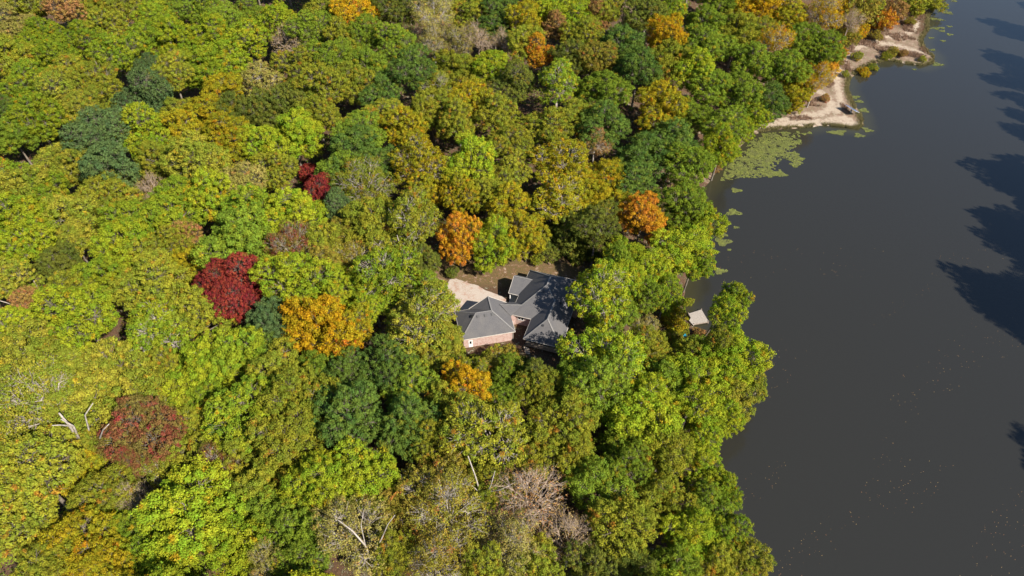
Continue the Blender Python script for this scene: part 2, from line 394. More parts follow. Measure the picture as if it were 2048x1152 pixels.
# main block: big hipped roof; rear wing of the same roof; south wing over the screened porch
W_, D_ = 12.6, 14.6; hp = .78; R2 = EAVE + hp * W_ / 2
a0, a1, a2, a3 = Mf(0, 0, EAVE), Mf(W_, 0, EAVE), Mf(W_, D_, EAVE), Mf(0, D_, EAVE)
ps, pn = Mf(W_ / 2, W_ / 2, R2), Mf(W_ / 2, D_ - W_ / 2 + .8, R2)
wu0, wu1, wv = 4.7, 12.85, -5.9; ww = (wu1 - wu0) / 2; wz = EAVE + hp * ww
mr = roof([[a0, Mf(wu0, 0, EAVE), Mf(wu0 + ww, ww, wz), Mf(wu1 - .25, .2, EAVE + hp * .2) , a1, ps] if False else [a0, a1, ps], [a3, a0, ps, pn], [a2, a3, pn], [a1, a2, pn, ps]])
caps(mr, [(ps, pn), (ps, a0), (ps, a1), (pn, a2), (pn, a3)])
w0, w1 = Mf(wu0, wv, EAVE + .02), Mf(wu1, wv, EAVE + .02); wp = Mf(wu0 + ww, wv + ww, wz + .02); wq = Mf(wu0 + ww, ww + .1, wz + .02)
wr = roof([[w0, w1, wp], [Mf(wu0, .02, EAVE + .02), w0, wp, wq], [w1, Mf(wu1, .02, EAVE + .02), wq, wp]])
caps(wr, [(wp, wq), (wp, w0), (wp, w1)])
gutter(w0, w1); gutter(Mf(wu0, -.05, EAVE), w0); gutter(w1, Mf(wu1, 0, EAVE)); gutter(a0, Mf(wu0 - .1, 0, EAVE)); gutter(a3, Mf(0, 10.4, EAVE)); gutter(Mf(0, 6.1, EAVE), a0); gutter(a1, a2); gutter(a2, a3)
wall([Mf(i, i, 0), Mf(W_ - i, i, 0), Mf(W_ - i, D_ - i, 0), Mf(i, D_ - i, 0), Mf(i, i, 0)], 4.0, EAVE - .18)
def mpl(u, v): return Mf(u, v, 0)
nSw = Vector(Mf(0, -hp, 1)) - Vector(Mf(0, 0, 0)); vent(Mf(8.1, wv + 2.9, EAVE + hp * 2.9), nSw, .34)
vent(Mf(9.9, 4.4, EAVE + hp * (12.6 - 9.9)), Vector(Mf(hp, 0, 1)) - Vector(Mf(0, 0, 0)), .34)
vent(Mf(5.9, 5.0, EAVE + hp * 5.0), nSw, .34)
window(Mf, 2.2, i, 9.6, 1.3, 1.2); window(Mf, W_ - i, 5, 9.4, 1.4, 1.4, 'v', 1); window(Mf, W_ - i, 9, 9.4, 1.4, 1.4, 'v', 1)
# chimney on the lake side
mb = MB(); ch = Mf(W_ + .1, 7.2, 0)
mb.bar((ch[0], ch[1], 4), (ch[0], ch[1], 13.6), 1.15, .9, (1, -.32, 0)); cho = hb(mb, "chimney", M_brick)
mb = MB(); mb.bar((ch[0], ch[1], 13.6), (ch[0], ch[1], 13.75), 1.3, 1.05, (1, -.32, 0)); hb(mb, "chimney_cap", M_trim, cho)
# link roof between the garage and the main block
c1, c2 = (-2.55, 102.1, 12.75), (2.1, 101.9, 12.85); c3 = (-.28, 100.1, 11.32); c4 = (.75, 104.3, 11.3); c5 = (-1.1, 104.2, 11.3)
lr = roof([[c1, c3, c2], [c5, c1, c2, c4]]); caps(lr, [(c1, c2)])
wall([(-1.0, 104.0), (.9, 104.1)], 7.5, 11.15); wall([(-.6, 100.6), (.8, 100.8)], 7.5, 11.1)
# entry porch on the drive side
p_u0, p_v0, p_v1 = -2.5, 6.2, 10.2
q0, q1, q2, q3 = Mf(p_u0, p_v0, 11.0), Mf(.1, p_v0, 11.0), Mf(1.9, p_v1, 12.62), Mf(p_u0, p_v1, 12.6)
pr_ = roof([[q0, q1, Mf(.35, 6.3, 11.15), q2, q3], [q3, q2, Mf(.2, p_v1 + 1.7, 11.35), Mf(p_u0, p_v1 + 1.7, 11.35)]]); caps(pr_, [(q3, q2)])
gutter(q0, q1)
mb = MB(); mb.bar((q0[0], q0[1], q0[2] - .05), (q3[0], q3[1], q3[2] - .05), .06, .2); hb(mb, "rake_board", M_trim)
for u, v in ((-2.2, 6.5), (-2.2, 10.0)):
    mb = MB(); mb.bar(Mf(u, v, 7.9), Mf(u, v, 10.95), .22, .22, (1, 0, 0)); hb(mb, "post", M_white)
mb = MB(); mb.slab([Mf(-2.4, 6.0, 8.2), Mf(.5, 6.0, 8.2), Mf(.5, 11.6, 8.2), Mf(-2.4, 11.6, 8.2)], .3); hb(mb, "porch_floor", M_trim)
mb = MB(); mb.bar(Mf(i - .14, 8.0, 9.3), Mf(i - .14, 9.0, 9.3), .06, 2.1); hb(mb, "front_door", M_wood)
# screened porch under the south wing
PZ = 8.9
mb = MB(); mb.slab([Mf(wu0 + .4, wv + .4, PZ), Mf(wu1 - .4, wv + .4, PZ), Mf(wu1 - .4, .3, PZ), Mf(wu0 + .4, .3, PZ)], .25); hb(mb, "porch_floor", M_wood)
def rail_panel(u0, v0, u1, v1):
    n = 4
    for k in range(n):
        mb = MB(); z = PZ + .13 + k * .245; mb.bar(Mf(u0, v0, z), Mf(u1, v1, z), .05, .225); hb(mb, "board", M_wood)
    mb = MB(); mb.bar(Mf(u0, v0, PZ + 1.08), Mf(u1, v1, PZ + 1.08), .14, .07); hb(mb, "porch_rail", M_newwood)
rail_panel(wu0 + .45, wv + .45, wu1 - .45, wv + .45); rail_panel(wu0 + .45, wv + .5, wu0 + .45, .2); rail_panel(wu1 - .45, wv + .5, wu1 - .45, .2)
for k in range(7):
    u = wu0 + .45 + k * (wu1 - wu0 - .9) / 6
    mb = MB(); mb.bar(Mf(u, wv + .40, 4.5 if k in (0, 3, 6) else PZ + 1.1), Mf(u, wv + .40, EAVE - .17), .15, .15, (1, 0, 0)); hb(mb, "post", M_wood)
mb = MB(); mb.bar(Mf(wu0 + .45, wv + .62, 10.5), Mf(wu1 - .45, wv + .62, 10.5), .02, 1.05); mb.bar(Mf(wu0 + .62, wv + .7, 10.5), Mf(wu0 + .62, .2, 10.5), .02, 1.05); mb.bar(Mf(wu1 - .62, wv + .7, 10.5), Mf(wu1 - .62, .2, 10.5), .02, 1.05); hb(mb, "insect_screen", M_dark)
wall([Mf(wu0 + 1.2, wv + 2.2, 0), Mf(wu1 - 1.2, wv + 2.2, 0)], 4.0, PZ - .3)
# lower deck with balusters and the stair
DZ = 6.4
for k in range(14):
    mb = MB(); v = wv - 2.6 + k * .21; mb.slab([Mf(6.6, v, DZ), Mf(12.2, v, DZ), Mf(12.2, v + .19, DZ), Mf(6.6, v + .19, DZ)], .05); hb(mb, "deck_board", M_wood)
for k in range(30):
    u = 6.65 + k * 5.5 / 29; mb = MB(); mb.bar(Mf(u, wv - 2.6, DZ), Mf(u, wv - 2.6, DZ + .95), .05, .05, (1, 0, 0)); hb(mb, "baluster", M_wood)
mb = MB(); mb.bar(Mf(6.6, wv - 2.6, DZ + .98), Mf(12.2, wv - 2.6, DZ + .98), .12, .06); hb(mb, "deck_rail", M_newwood)
for u in (6.7, 9.4, 12.1):
    mb = MB(); mb.bar(Mf(u, wv - 2.5, 3.5), Mf(u, wv - 2.5, DZ - .05), .14, .14, (1, 0, 0)); hb(mb, "post", M_wood)
st = None
for u in (4.9, 5.9):
    mb = MB(); mb.bar(Mf(u, wv - .1, PZ - .1), Mf(u + 1.5, wv - 2.2, DZ + .1), .08, .26); hb(mb, "stair_stringer", M_newwood)
for k in range(9):
    t = (k + .5) / 9; z = PZ - .02 + (DZ - PZ + .2) * t; mb = MB(); mb.bar(Mf(4.9 + 1.5 * t, wv - .1 - 2.1 * t, z), Mf(5.9 + 1.5 * t, wv - .1 - 2.1 * t, z), .24, .05); hb(mb, "stair_tread", M_newwood)

# the drive: a thin slab, stained, with its own edge
M_conc, nt, b = new_mat("worn_concrete", .9, .2)
n1 = noise(nt, .7, 5, .7); n2 = noise(nt, 5, 5, .75)
c = mixc(nt, ramp(nt, n2, .3, .7), (.31, .255, .21), (.43, .37, .32))
c = mixc(nt, maths(nt, 'MULTIPLY', ramp(nt, n1, .5, .66), .75), c, (.30, .17, .12))
nt.links.new(c, b.inputs['Base Color']); bump(nt, b, n2, .3, .02)
dp = [(-14.6, 103.3), (-11.2, 101.2), (-10.0, 101.9), (-2.0, 103.6), (-1.0, 104.3), (.6, 104.6), (1.0, 106.4), (-1.2, 107.2), (-1.6, 108.8), (-4.2, 110.4), (-6.3, 111.3), (-7.8, 112.7), (-10.4, 113.6), (-12.6, 114.9), (-14.4, 115.0), (-15.6, 112)]
ring = []
for k in range(len(dp)):
    a = np.array(dp[k]); c_ = np.array(dp[(k + 1) % len(dp)])
    for t in (0, .33, .66): ring.append(tuple(a + (c_ - a) * t + rs.uniform(-.16, .16, 2)))
mb = MB(); mb.slab([(x, y, 8.07) for x, y in ring], .3)
tag(mb.build("driveway", M_conc), kind='structure')

# ---------------------------------------------------------------- trees: prototypes
def unit(a): return a / np.maximum(np.linalg.norm(a, axis=-1, keepdims=True), 1e-9)
HC = 11.0
def make_proto(name, seed, R=6.0, RV=5.6, lobes=11, lobe_r=.42, tuft_r=.85, leaf=.33, per=150, fill=1.0, twigs=1, barkm=None, floor=-.9, inner=.12, pts=None, hc=HC, trunk_r=.26, up=.45, only_branches=False, gap=1.5, base_off=None):
    r = np.random.RandomState(seed)
    # lobes: masses of foliage carried by the main limbs
    cen = []
    for k in range(lobes):
        if k == 0: d = np.array([r.uniform(-.2, .2), r.uniform(-.2, .2), 1.0])
        else:
            a = k * 2.39996 + r.uniform(-.35, .35); el = r.uniform(-.62, .85); d = np.array([math.cos(a) * math.cos(el), math.sin(a) * math.cos(el), math.sin(el)])
        q = r.uniform(.42, .80)
        cen.append(d * np.array([R, R, RV]) * q)
    cen = np.array(cen); lr = np.array([lobe_r * R * r.uniform(.72, 1.25) for _ in cen])
    T, N = [], []
    for c, q in zip(cen, lr):
        n = int(90 * fill)
        d = unit(r.normal(size=(n, 3))); d[:, 2] = np.abs(d[:, 2]) * np.where(r.rand(n) < .78, 1, -1)
        p = c + d * q * np.array([1, 1, .85]); T.append(p + d * r.uniform(-.35, .35, (n, 1)) * tuft_r); N.append(d)
    T = np.concatenate(T); N = np.concatenate(N); o = r.permutation(len(T)); T, N = T[o], N[o]
    keepT, keepN = [], []
    for p, n in zip(T, N):
        ins = False
        for c, q in zip(cen, lr):
            if np.linalg.norm((p - c) / (1, 1, .85)) < q * .86: ins = True; break
        if ins or p[2] < floor * RV: continue
        if keepT and np.min(np.linalg.norm(np.array(keepT) - p, axis=1)) < tuft_r * gap: continue
        keepT.append(p); keepN.append(n)
    T = np.array(keepT); N = np.array(keepN); nt_ = len(T)
    # limbs
    tb = MB(); fork = Vector((0, 0, hc - .62 * RV))
    bend = Vector((r.uniform(-.5, .5), r.uniform(-.5, .5), 0))
    if base_off: tb.tube([(*base_off, -1.2), (base_off[0] * .93, base_off[1] * .93, 2), (base_off[0] * .45, base_off[1] * .45, hc * .6), bend + fork], [trunk_r * 1.5, trunk_r * 1.2, trunk_r, trunk_r * .7], 8)
    else: tb.tube([(0, 0, -1.2), (0, 0, .1), bend * .5 + fork * .5, bend + fork], [trunk_r * 1.7, trunk_r * 1.25, trunk_r, trunk_r * .8], 8)
    fk = bend + fork; limb_mid = []
    for c, q in zip(cen, lr):
        cc = Vector(c) + Vector((0, 0, hc)); st_ = fk + (cc - fk) * .0 + Vector((0, 0, r.uniform(-1.2, 1.8)))
        mid = st_ + (cc - st_) * .5 + Vector((r.uniform(-.4, .4), r.uniform(-.4, .4), -.35 * (cc - st_).length * .3))
        tb.tube([st_, mid, cc], [trunk_r * .55, trunk_r * .38, trunk_r * .22], 5); limb_mid.append((mid, cc))
    for p in T:
        dd = np.linalg.norm(cen - p, axis=1); k = int(np.argmin(dd)); mid, cc = limb_mid[k]
        s0 = mid + (cc - mid) * r.uniform(.3, 1.0); e = Vector(p) + Vector((0, 0, hc))
        m_ = s0 + (e - s0) * .5 + Vector((r.uniform(-.3, .3), r.uniform(-.3, .3), r.uniform(-.1, .25)))
        tb.tube([s0, m_, e], [trunk_r * .2, trunk_r * .13, trunk_r * .06], 4)
        for _ in range(twigs):
            t0 = m_ + (e - m_) * r.uniform(0, .9); dv = Vector(unit(r.normal(size=3) + np.array(unit(Vector(p) if False else p)) * 1.3))
            tb.tube([t0, t0 + dv * r.uniform(.7, 1.5)], [trunk_r * .09, trunk_r * .03], 3)
    bm_ = bpy.data.meshes.new(name + "_trunk"); bm_.from_pydata(tb.v, [], tb.f); bm_.materials.append(barkm or M_bark); bm_.update()
    bm_.polygons.foreach_set('use_smooth', [True] * len(bm_.polygons))
    # leaves
    ntot = nt_ * per
    idx = np.repeat(np.arange(nt_), per)
    sz = tuft_r * r.uniform(.72, 1.2, nt_)
    d = unit(r.normal(size=(ntot, 3)) + N[idx] * .55 + np.array([0, 0, up * .6]))
    # knobbly tufts: radius varies with direction
    wob = 1 + .22 * np.sin(d[:, 0] * 5 + idx) * np.sin(d[:, 1] * 5 + idx * 1.7) + .12 * np.sin(d[:, 2] * 9 + idx)
    rad = sz[idx] * wob * (r.uniform(.12, 1.3, ntot) ** .5)
    stretch = r.uniform(.68, 1.4, (nt_, 3)) * np.array([1, 1, .8])
    P = T[idx] + d * rad[:, None] * stretch[idx] + (N * sz[:, None])[idx] * (r.uniform(-.1, .45, nt_)[idx] * np.maximum(0, np.sum(d * N[idx], 1)))[:, None]
    nin = int(ntot * inner)
    if nin:
        kk = r.randint(0, len(cen), nin); P2 = cen[kk] + unit(r.normal(size=(nin, 3))) * (lr[kk] * r.uniform(.3, .85, nin))[:, None]
        P = np.concatenate([P, P2]); d = np.concatenate([d, unit(r.normal(size=(nin, 3)))]); idx = np.concatenate([idx, r.randint(0, nt_, nin)])
    n = len(P)
    nor = unit(d * .9 + np.array([0, 0, up * .6]) + r.normal(size=(n, 3)) * .52)
    ax = unit(np.cross(nor, r.normal(size=(n, 3)))); ay = np.cross(nor, ax)
    ls = leaf * r.uniform(.6, 1.3, n)[:, None]
    P = P + np.array([0, 0, hc])
    a_, b_ = ax * ls * .62, ay * ls * .42
    dro = nor * ls * .10
    Vv = np.stack([P - a_ - dro, P - b_ , P + a_ - dro, P + b_], 1).reshape(-1, 3)
    Ff = np.arange(n * 4).reshape(n, 4)
    cm = mesh_np(name + "_crown", Vv, Ff, M_leaf)
    attr(cm, 'rnd', np.repeat(r.rand(n), 4)); attr(cm, 'tuft', np.repeat(r.rand(nt_)[idx], 4))
    return bm_, (None if only_branches else cm)

PROTO = {}
PROTO['r'] = [make_proto("round", 11 + k, lobes=(14, 18, 12, 20, 16, 15, 22)[k], lobe_r=(.36, .31, .38, .29, .34, .33, .27)[k], tuft_r=(.66, .56, .8, .6, .66, .52, .62)[k], leaf=(.2, .19, .23, .19, .21, .18, .2)[k], per=(160, 130, 230, 150, 160, 120, 130)[k], gap=1.48, twigs=0, inner=.07, fill=1.8, RV=(5.6, 6.4, 5.2, 6.2, 5.8, 6.6, 6.0)[k]) for k in range(7)]
PROTO['w'] = [make_proto("skirted", 21 + k, lobes=15, lobe_r=.36, tuft_r=.62, leaf=.2, per=150, fill=1.7, gap=1.55, hc=6.6, RV=6.2, floor=-.95) for k in range(2)]
PROTO['f'] = [make_proto("fine", 31 + k, lobes=15, lobe_r=.40, tuft_r=.55, leaf=.22, per=80, fill=1.8, inner=.1, gap=1.25) for k in range(2)]
PROTO['o'] = [make_proto("open", 41 + k, lobes=13, lobe_r=.31, tuft_r=.58, leaf=.21, per=90, fill=1.6, twigs=1, inner=.04, barkm=M_pale, trunk_r=.32, gap=1.45) for k in range(3)]
PROTO['s'] = [make_proto("sparse", 51 + k, lobes=13, lobe_r=.34, tuft_r=.8, leaf=.19, per=75, twigs=4, inner=.03, barkm=M_pale, trunk_r=.30, gap=1.3) for k in range(2)]
PROTO['b'] = [make_proto("bare", 61 + k, lobes=12, lobe_r=.36, tuft_r=.85, leaf=.2, per=15, fill=1.1, twigs=9, inner=0, barkm=M_dead, trunk_r=.26, gap=1.2) for k in range(2)]
PROTO['n'] = [make_proto("narrow", 71 + k, R=4.2, RV=6.6, lobes=11, lobe_r=.42, tuft_r=.58, leaf=.2, per=120, gap=1.4, fill=1.4) for k in range(2)]
PROTO['u'] = [make_proto("shrub", 81 + k, R=3.0, RV=2.3, lobes=10, lobe_r=.42, tuft_r=.5, leaf=.2, per=80, hc=2.2, trunk_r=.09, floor=-.95, gap=1.4) for k in range(2)]
PROTO['v'] = [make_proto('leaning', 91, R=5, RV=3.2, lobes=14, lobe_r=.33, tuft_r=.6, leaf=.21, per=100, fill=1.5, gap=1.45, hc=17, base_off=(-8.5, -1.5))]
PR = {'v': 5, 'r': 6, 'w': 6, 'f': 6, 'o': 6, 's': 6, 'b': 6, 'n': 4.2, 'u': 3}
PH = {k: {'u': 2.2, 'w': 6.6, 'v': 17}.get(k, HC) for k in PR}

# colours as the sunlit leaves look, (main, second, accent) and the words for them
KL = .52
PAL = {
 'y': ((188, 194, 60), (146, 174, 58), (216, 182, 58), 'yellow-green'),
 'l': ((156, 186, 58), (196, 202, 62), (212, 180, 58), 'bright lime'),
 'a': ((204, 192, 76), (162, 176, 66), (222, 190, 70), 'golden yellow'),
 'o': ((158, 172, 64), (188, 184, 66), (204, 152, 66), 'olive green'),
 'g': ((138, 164, 62), (162, 182, 64), (192, 176, 60), 'mid green'),
 'd': ((104, 136, 66), (132, 156, 68), (156, 162, 64), 'dark green'),
 'b': ((104, 132, 82), (126, 148, 86), (120, 142, 78), 'blue-green'),
 'k': ((126, 142, 64), (146, 150, 64), (164, 144, 64), 'dark olive'),
 'h': ((212, 184, 56), (184, 184, 58), (228, 164, 56), 'gold'),
 'e': ((236, 178, 54), (214, 188, 56), (238, 142, 62), 'orange-gold'),
 'x': ((246, 156, 72), (240, 184, 62), (214, 186, 62), 'orange'),
 'c': ((162, 62, 70), (186, 84, 70), (136, 70, 64), 'crimson'),
 'm': ((168, 98, 78), (150, 136, 72), (176, 76, 74), 'brick red'),
 'p': ((206, 150, 102), (192, 160, 88), (212, 132, 96), 'pinkish brown'),
 't': ((204, 184, 108), (186, 180, 90), (214, 168, 98), 'tan'),
 'q': ((190, 164, 74), (174, 170, 70), (212, 138, 78), 'rusty green'),
 'w': ((206, 174, 118), (190, 164, 102), (214, 160, 106), 'bare grey'),
}
KN = {'r': 'full', 'w': 'low-skirted', 'v': 'leaning', 'f': 'dense fine-leaved', 'o': 'open-crowned', 's': 'thin-leaved', 'b': 'leafless', 'n': 'narrow', 'u': 'low'}
rt = random.Random(5)
tree_xy = []
def leafcols(o, code):
    k = rt.uniform(.86, 1.12)
    for nme, c in zip(('leaf_a', 'leaf_b', 'leaf_c'), PAL[code][:3]):
        q = lin(c); o[nme] = [float(min(.9, v * KL * k)) for v in q]
def place_tree(px, py, r, code, kind, low=False, tall=1.0):
    """solve for the place whose crown centre the photograph shows at (px, py)"""
    h = 11.0
    R = 5.0
    for _ in range(6):
        for __ in range(1):
            pass
        zc = h
        for __ in range(5):
            x, y, _z = at(px, py, zc); g_ = float(ground_z(x, y))
            R = min(7.6, max(1.2, r / (FPX / depth(x, y, zc))))
            sxy = R / PR[kind]
            sz = 1.0 if kind == 'v' else sxy if (kind == 'u' or low) else tall * min(1.35, max(.85, .35 + .7 * sxy)) * (1.12 if code in 'cmxeb' else rt.uniform(.86, 1.09) if kind in 'ros' else 1)
            zc = g_ + PH[kind] * sz
        break
    return add_tree(x, y, g_, sxy, sz, code, kind, (px, py))
def add_tree(x, y, g_, sxy, sz, code, kind, pp):
    k = rt.randrange(len(PROTO[kind])); tm, cm = PROTO[kind][k]
    name = {'b': 'bare_tree', 'u': 'shrub'}.get(kind, {'c': 'red_tree', 'm': 'red_tree', 'x': 'maple_tree', 'e': 'maple_tree'}.get(code, 'golden_tree' if code in 'ah' else 'broadleaf_tree'))
    e = bpy.data.objects.new(name, None); COL.objects.link(e); e.location = (x, y, g_)
    e.rotation_euler = (rt.uniform(-.05, .05), rt.uniform(-.05, .05), rt.uniform(0, 6.28)) if kind != 'v' else (0, 0, 0); q = rt.uniform(.93, 1.07)
    e.scale = (sxy * q, sxy / q, sz)
    t = link("trunk", tm, e)
    c = link("crown", cm, e); leafcols(c, code)
    tree_xy.append(dict(o=e, x=x, y=y, R=sxy * PR[kind], zc=g_ + PH[kind] * sz, RV=sz * {'u': 2.3, 'v': 3.2}.get(kind, 5.6), code=code, kind=kind, p=pp))
    return tree_xy[-1]

# every crown the photograph lets one tell apart: x, y, radius, colour, form
T_TXT = """
139 20 48 p f;20 55 42 t f;175 85 76 y r;60 95 55 y r;55 160 62 y r;108 205 66 a f;75 240 52 y r;310 28 52 y r;298 78 46 y r;375 30 34 g f;
415 18 36 g f;420 75 56 l r;495 70 40 l r;500 28 32 g f;560 42 32 l r;612 65 34 g r;642 26 38 o r;585 84 40 w b;405 125 52 y r;665 130 52 g r;
520 150 46 t o;600 142 60 o r;650 168 46 o r;293 197 62 b f;308 140 24 b f;415 222 78 h r;202 278 56 b f;225 335 52 b r;288 272 60 l f;
527 212 34 k r;585 272 84 l r;115 312 76 a r;402 335 66 a r;448 285 46 h r;18 362 50 y r;3 345 20 x r;72 388 66 y r;312 378 34 w b;228 388 46 o r;
497 372 42 t f;708 280 76 d r;672 348 44 d r;640 390 30 c f;618 345 20 c u;28 270 36 g r;4 228 34 d r;190 165 48 o r;245 125 46 y r;
709 34 34 e r;670 38 32 o r;737 18 32 o r;796 20 36 k r;866 32 46 t s;789 92 84 g r;822 152 56 d r;921 80 32 t s;959 80 34 w b;990 52 30 d r;
1050 34 46 h r;1011 84 26 w b;1105 62 24 p n;1136 34 36 l r;1192 32 26 p n;1247 26 26 w b;1164 72 32 o r;1080 108 28 x f;1146 116 42 k r;980 134 40 l r;
907 132 40 o r;1032 168 42 k f;1112 176 66 y o;935 196 74 h r;813 240 40 h r;1091 243 44 o r;997 236 42 o r;1212 190 52 g r;1247 78 50 d r;
1275 132 56 d r;1332 76 38 e r;1325 200 52 h r;1330 250 40 h r;1212 250 46 d r;1190 290 32 p s;712 262 74 g r;692 347 50 g r;841 318 56 h o;
945 326 84 l r;1016 292 40 o r;1119 316 74 h o;858 378 42 h r;1153 368 46 h r;1303 312 66 d r;1266 350 46 d r;728 384 52 o s;876 182 42 o s;
1329 29 46 y r;1410 44 40 g r;1519 8 32 e r;1578 30 46 h r;1650 24 42 e s;1722 20 36 q u;1767 44 24 x u;1472 66 46 o r;1556 91 38 e s;1603 69 42 g r;
1650 86 38 g r;1428 102 46 g r;1504 120 46 g r;1572 136 50 g r;1590 176 36 h w;1634 156 26 e s;1395 153 44 l r;1475 190 50 g r;1420 184 46 g r;1534 205 40 d w;
1515 232 28 l w;1446 254 46 g r;1480 262 26 l w;1500 250 14 o u;1430 318 22 o u;1455 300 24 l w;1440 290 34 l r;1344 290 56 d r;1375 348 48 g r;1655 132 22 x u;1700 44 24 w b;1728 146 12 e u;1745 136 10 o u;1866 10 20 o u;
1424 330 16 p u;1190 120 36 q r;1210 20 32 o r;1290 30 36 k r;1090 18 32 l r;940 20 34 o r;870 85 34 t s;455 122 40 l r;360 90 40 l r;
52 402 56 a r;132 420 70 a r;212 402 46 o r;215 420 22 b u;45 446 60 l r;69 495 52 l r;115 519 42 k r;149 480 42 a r;271 458 70 y r;330 422 60 y r;
361 398 46 y r;434 400 50 l r;503 416 70 y r;590 424 60 l r;555 465 44 l f;378 485 28 p n;382 532 32 h r;472 487 74 g r;583 498 46 m s;680 415 30 b f;
677 467 44 q r;236 500 60 l r;295 518 52 o r;24 560 50 a r;20 640 46 l r;69 612 28 p n;139 575 56 o r;174 645 88 l r;215 560 50 y r;305 577 64 o r;
312 650 66 y o;390 622 56 o r;442 572 44 c f;482 566 48 c f;466 614 44 c f;528 554 32 c f;590 572 76 l r;541 648 46 b r;642 650 60 e r;706 668 44 h r;
52 713 80 a r;142 730 60 a r;236 741 56 a r;330 732 42 o r;406 727 60 l r;469 713 60 y r;555 741 62 o r;642 737 52 g r;520 690 40 d r;
687 396 32 l r;680 434 32 b f;739 448 56 o r;826 436 66 o o;704 495 50 q s;774 484 52 o o;853 520 32 k r;774 552 70 y o;746 588 48 y r;860 585 36 y f;
836 644 72 a o;726 626 30 l f;918 480 38 x w 1.35;988 486 46 l w 1.15;1052 480 46 h w;1121 394 72 h o;1142 462 46 k w;1190 455 48 k r;1284 440 46 x r;
1258 519 46 l r;1194 600 60 l o 1.22;1202 712 76 l o;1006 736 38 q o .85;962 744 26 o o .85;922 734 28 o o .9;878 690 46 a r;774 724 60 d r;690 754 46 d r;935 778 50 e r;1017 758 40 g r;
1373 400 66 g r;1408 442 46 l r;1280 560 46 l r;1364 494 58 l r;1380 530 36 y r;1287 600 42 g r;1330 590 30 y r;1348 640 26 h u;1364 655 15 o u;1402 670 14 p u;1352 606 18 y u;1386 690 22 g u;1342 674 16 o u;1376 604 9 o u;984 714 22 o u;1018 708 20 q u;952 726 20 o u;1046 722 13 k u;915 700 16 a u;1284 662 30 t s;
1456 622 34 l v;1472 592 30 y v;1440 672 22 o v;1221 628 46 g r;1235 690 44 l r;1458 715 56 l r;1380 728 44 o r;1498 742 34 a r;1444 748 44 l r;1322 762 60 g r;
80 800 84 a s;130 840 50 a o;60 760 60 y o;20 830 50 a r;208 804 74 a r;288 866 70 m f;267 926 20 m f;434 930 42 m s;330 946 42 a s;399 797 50 y r;486 821 78 y r;434 873 52 d r;590 793 72 o r;
573 888 70 o r;69 943 92 o f;35 1030 80 o f;35 884 38 a r;196 898 32 a r;149 932 48 h r;208 988 62 o r;264 1000 38 t b;156 1082 72 h r;70 1130 70 o r;
382 1040 92 l r;460 1095 66 l r;300 1100 54 y r;590 1064 60 g r;642 960 78 l r;608 1127 56 g f;677 1050 52 t s;538 1134 42 t s;
635 804 52 o r;704 832 72 d r;826 780 60 g r;812 856 62 d r;982 880 104 o o;722 946 76 l r;843 967 66 q o;895 1030 80 q s;715 1074 84 t s;
878 1117 76 q s;1058 1000 78 p b;1138 1082 58 w b;1020 1085 64 t s;1069 790 52 o r;1121 839 62 o r;1190 782 70 g r;1190 975 62 g r;1242 1057 74 o r;1155 908 52 o r;
1260 839 70 l r;1010 805 40 g r;635 1057 50 g r;1190 1134 58 k r;1287 804 64 l r;1384 787 70 l r;1470 790 44 a r;1456 832 36 l r;1252 884 56 g r;1322 919 64 o r;
1412 870 42 l r;1400 942 54 l r;1450 975 36 y r;1252 1130 60 k r;1322 1000 52 o r;1412 1015 52 g r;1440 1068 52 y r;1380 1082 60 l r;1500 1120 48 a r;1430 1130 56 o r;1340 1134 60 g r;
1090 500 24 k u;1120 494 24 k u;1160 496 26 k u;1195 512 24 k u;1075 520 14 o u;905 545 14 k u;885 600 22 o u;1150 500 26 k u;1110 490 22 k u;1218 540 34 g r;1252 560 38 l r 1.5;1235 535 30 g r 1.4;1610 165 20 e u;1632 120 22 e u;1640 150 18 h u;1668 105 22 x u;1690 75 20 q u;1715 60 18 e u;1585 210 18 h u;1600 190 20 e u;1690 15 26 e u;1752 72 12 q u;1786 104 11 q u;1772 112 9 o u;1806 108 9 p u;1650 196 9 p u;1716 112 10 o u;1835 20 12 o u;1820 44 10 q u;1845 118 7 o u;1690 148 8 o u;1676 126 9 q u;1740 12 24 o u;1790 20 24 p u;1830 8 24 o u;1062 760 36 k r;1135 762 40 g r;
"""
for s_ in T_TXT.replace("\n", "").split(";"):
    if s_.strip():
        a = s_.split(); place_tree(float(a[0]), float(a[1]), float(a[2]) * (1.12 if a[4] in 'ro' else 1.05) * (1 - .10 * max(0, float(a[1]) / 576 - 1)) * (1 + .22 * max(0, 1 - float(a[1]) / 420) * (a[4] in 'ro')), a[3], a[4], tall=float(a[5]) if len(a) > 5 else 1.0)
named = len(tree_xy)

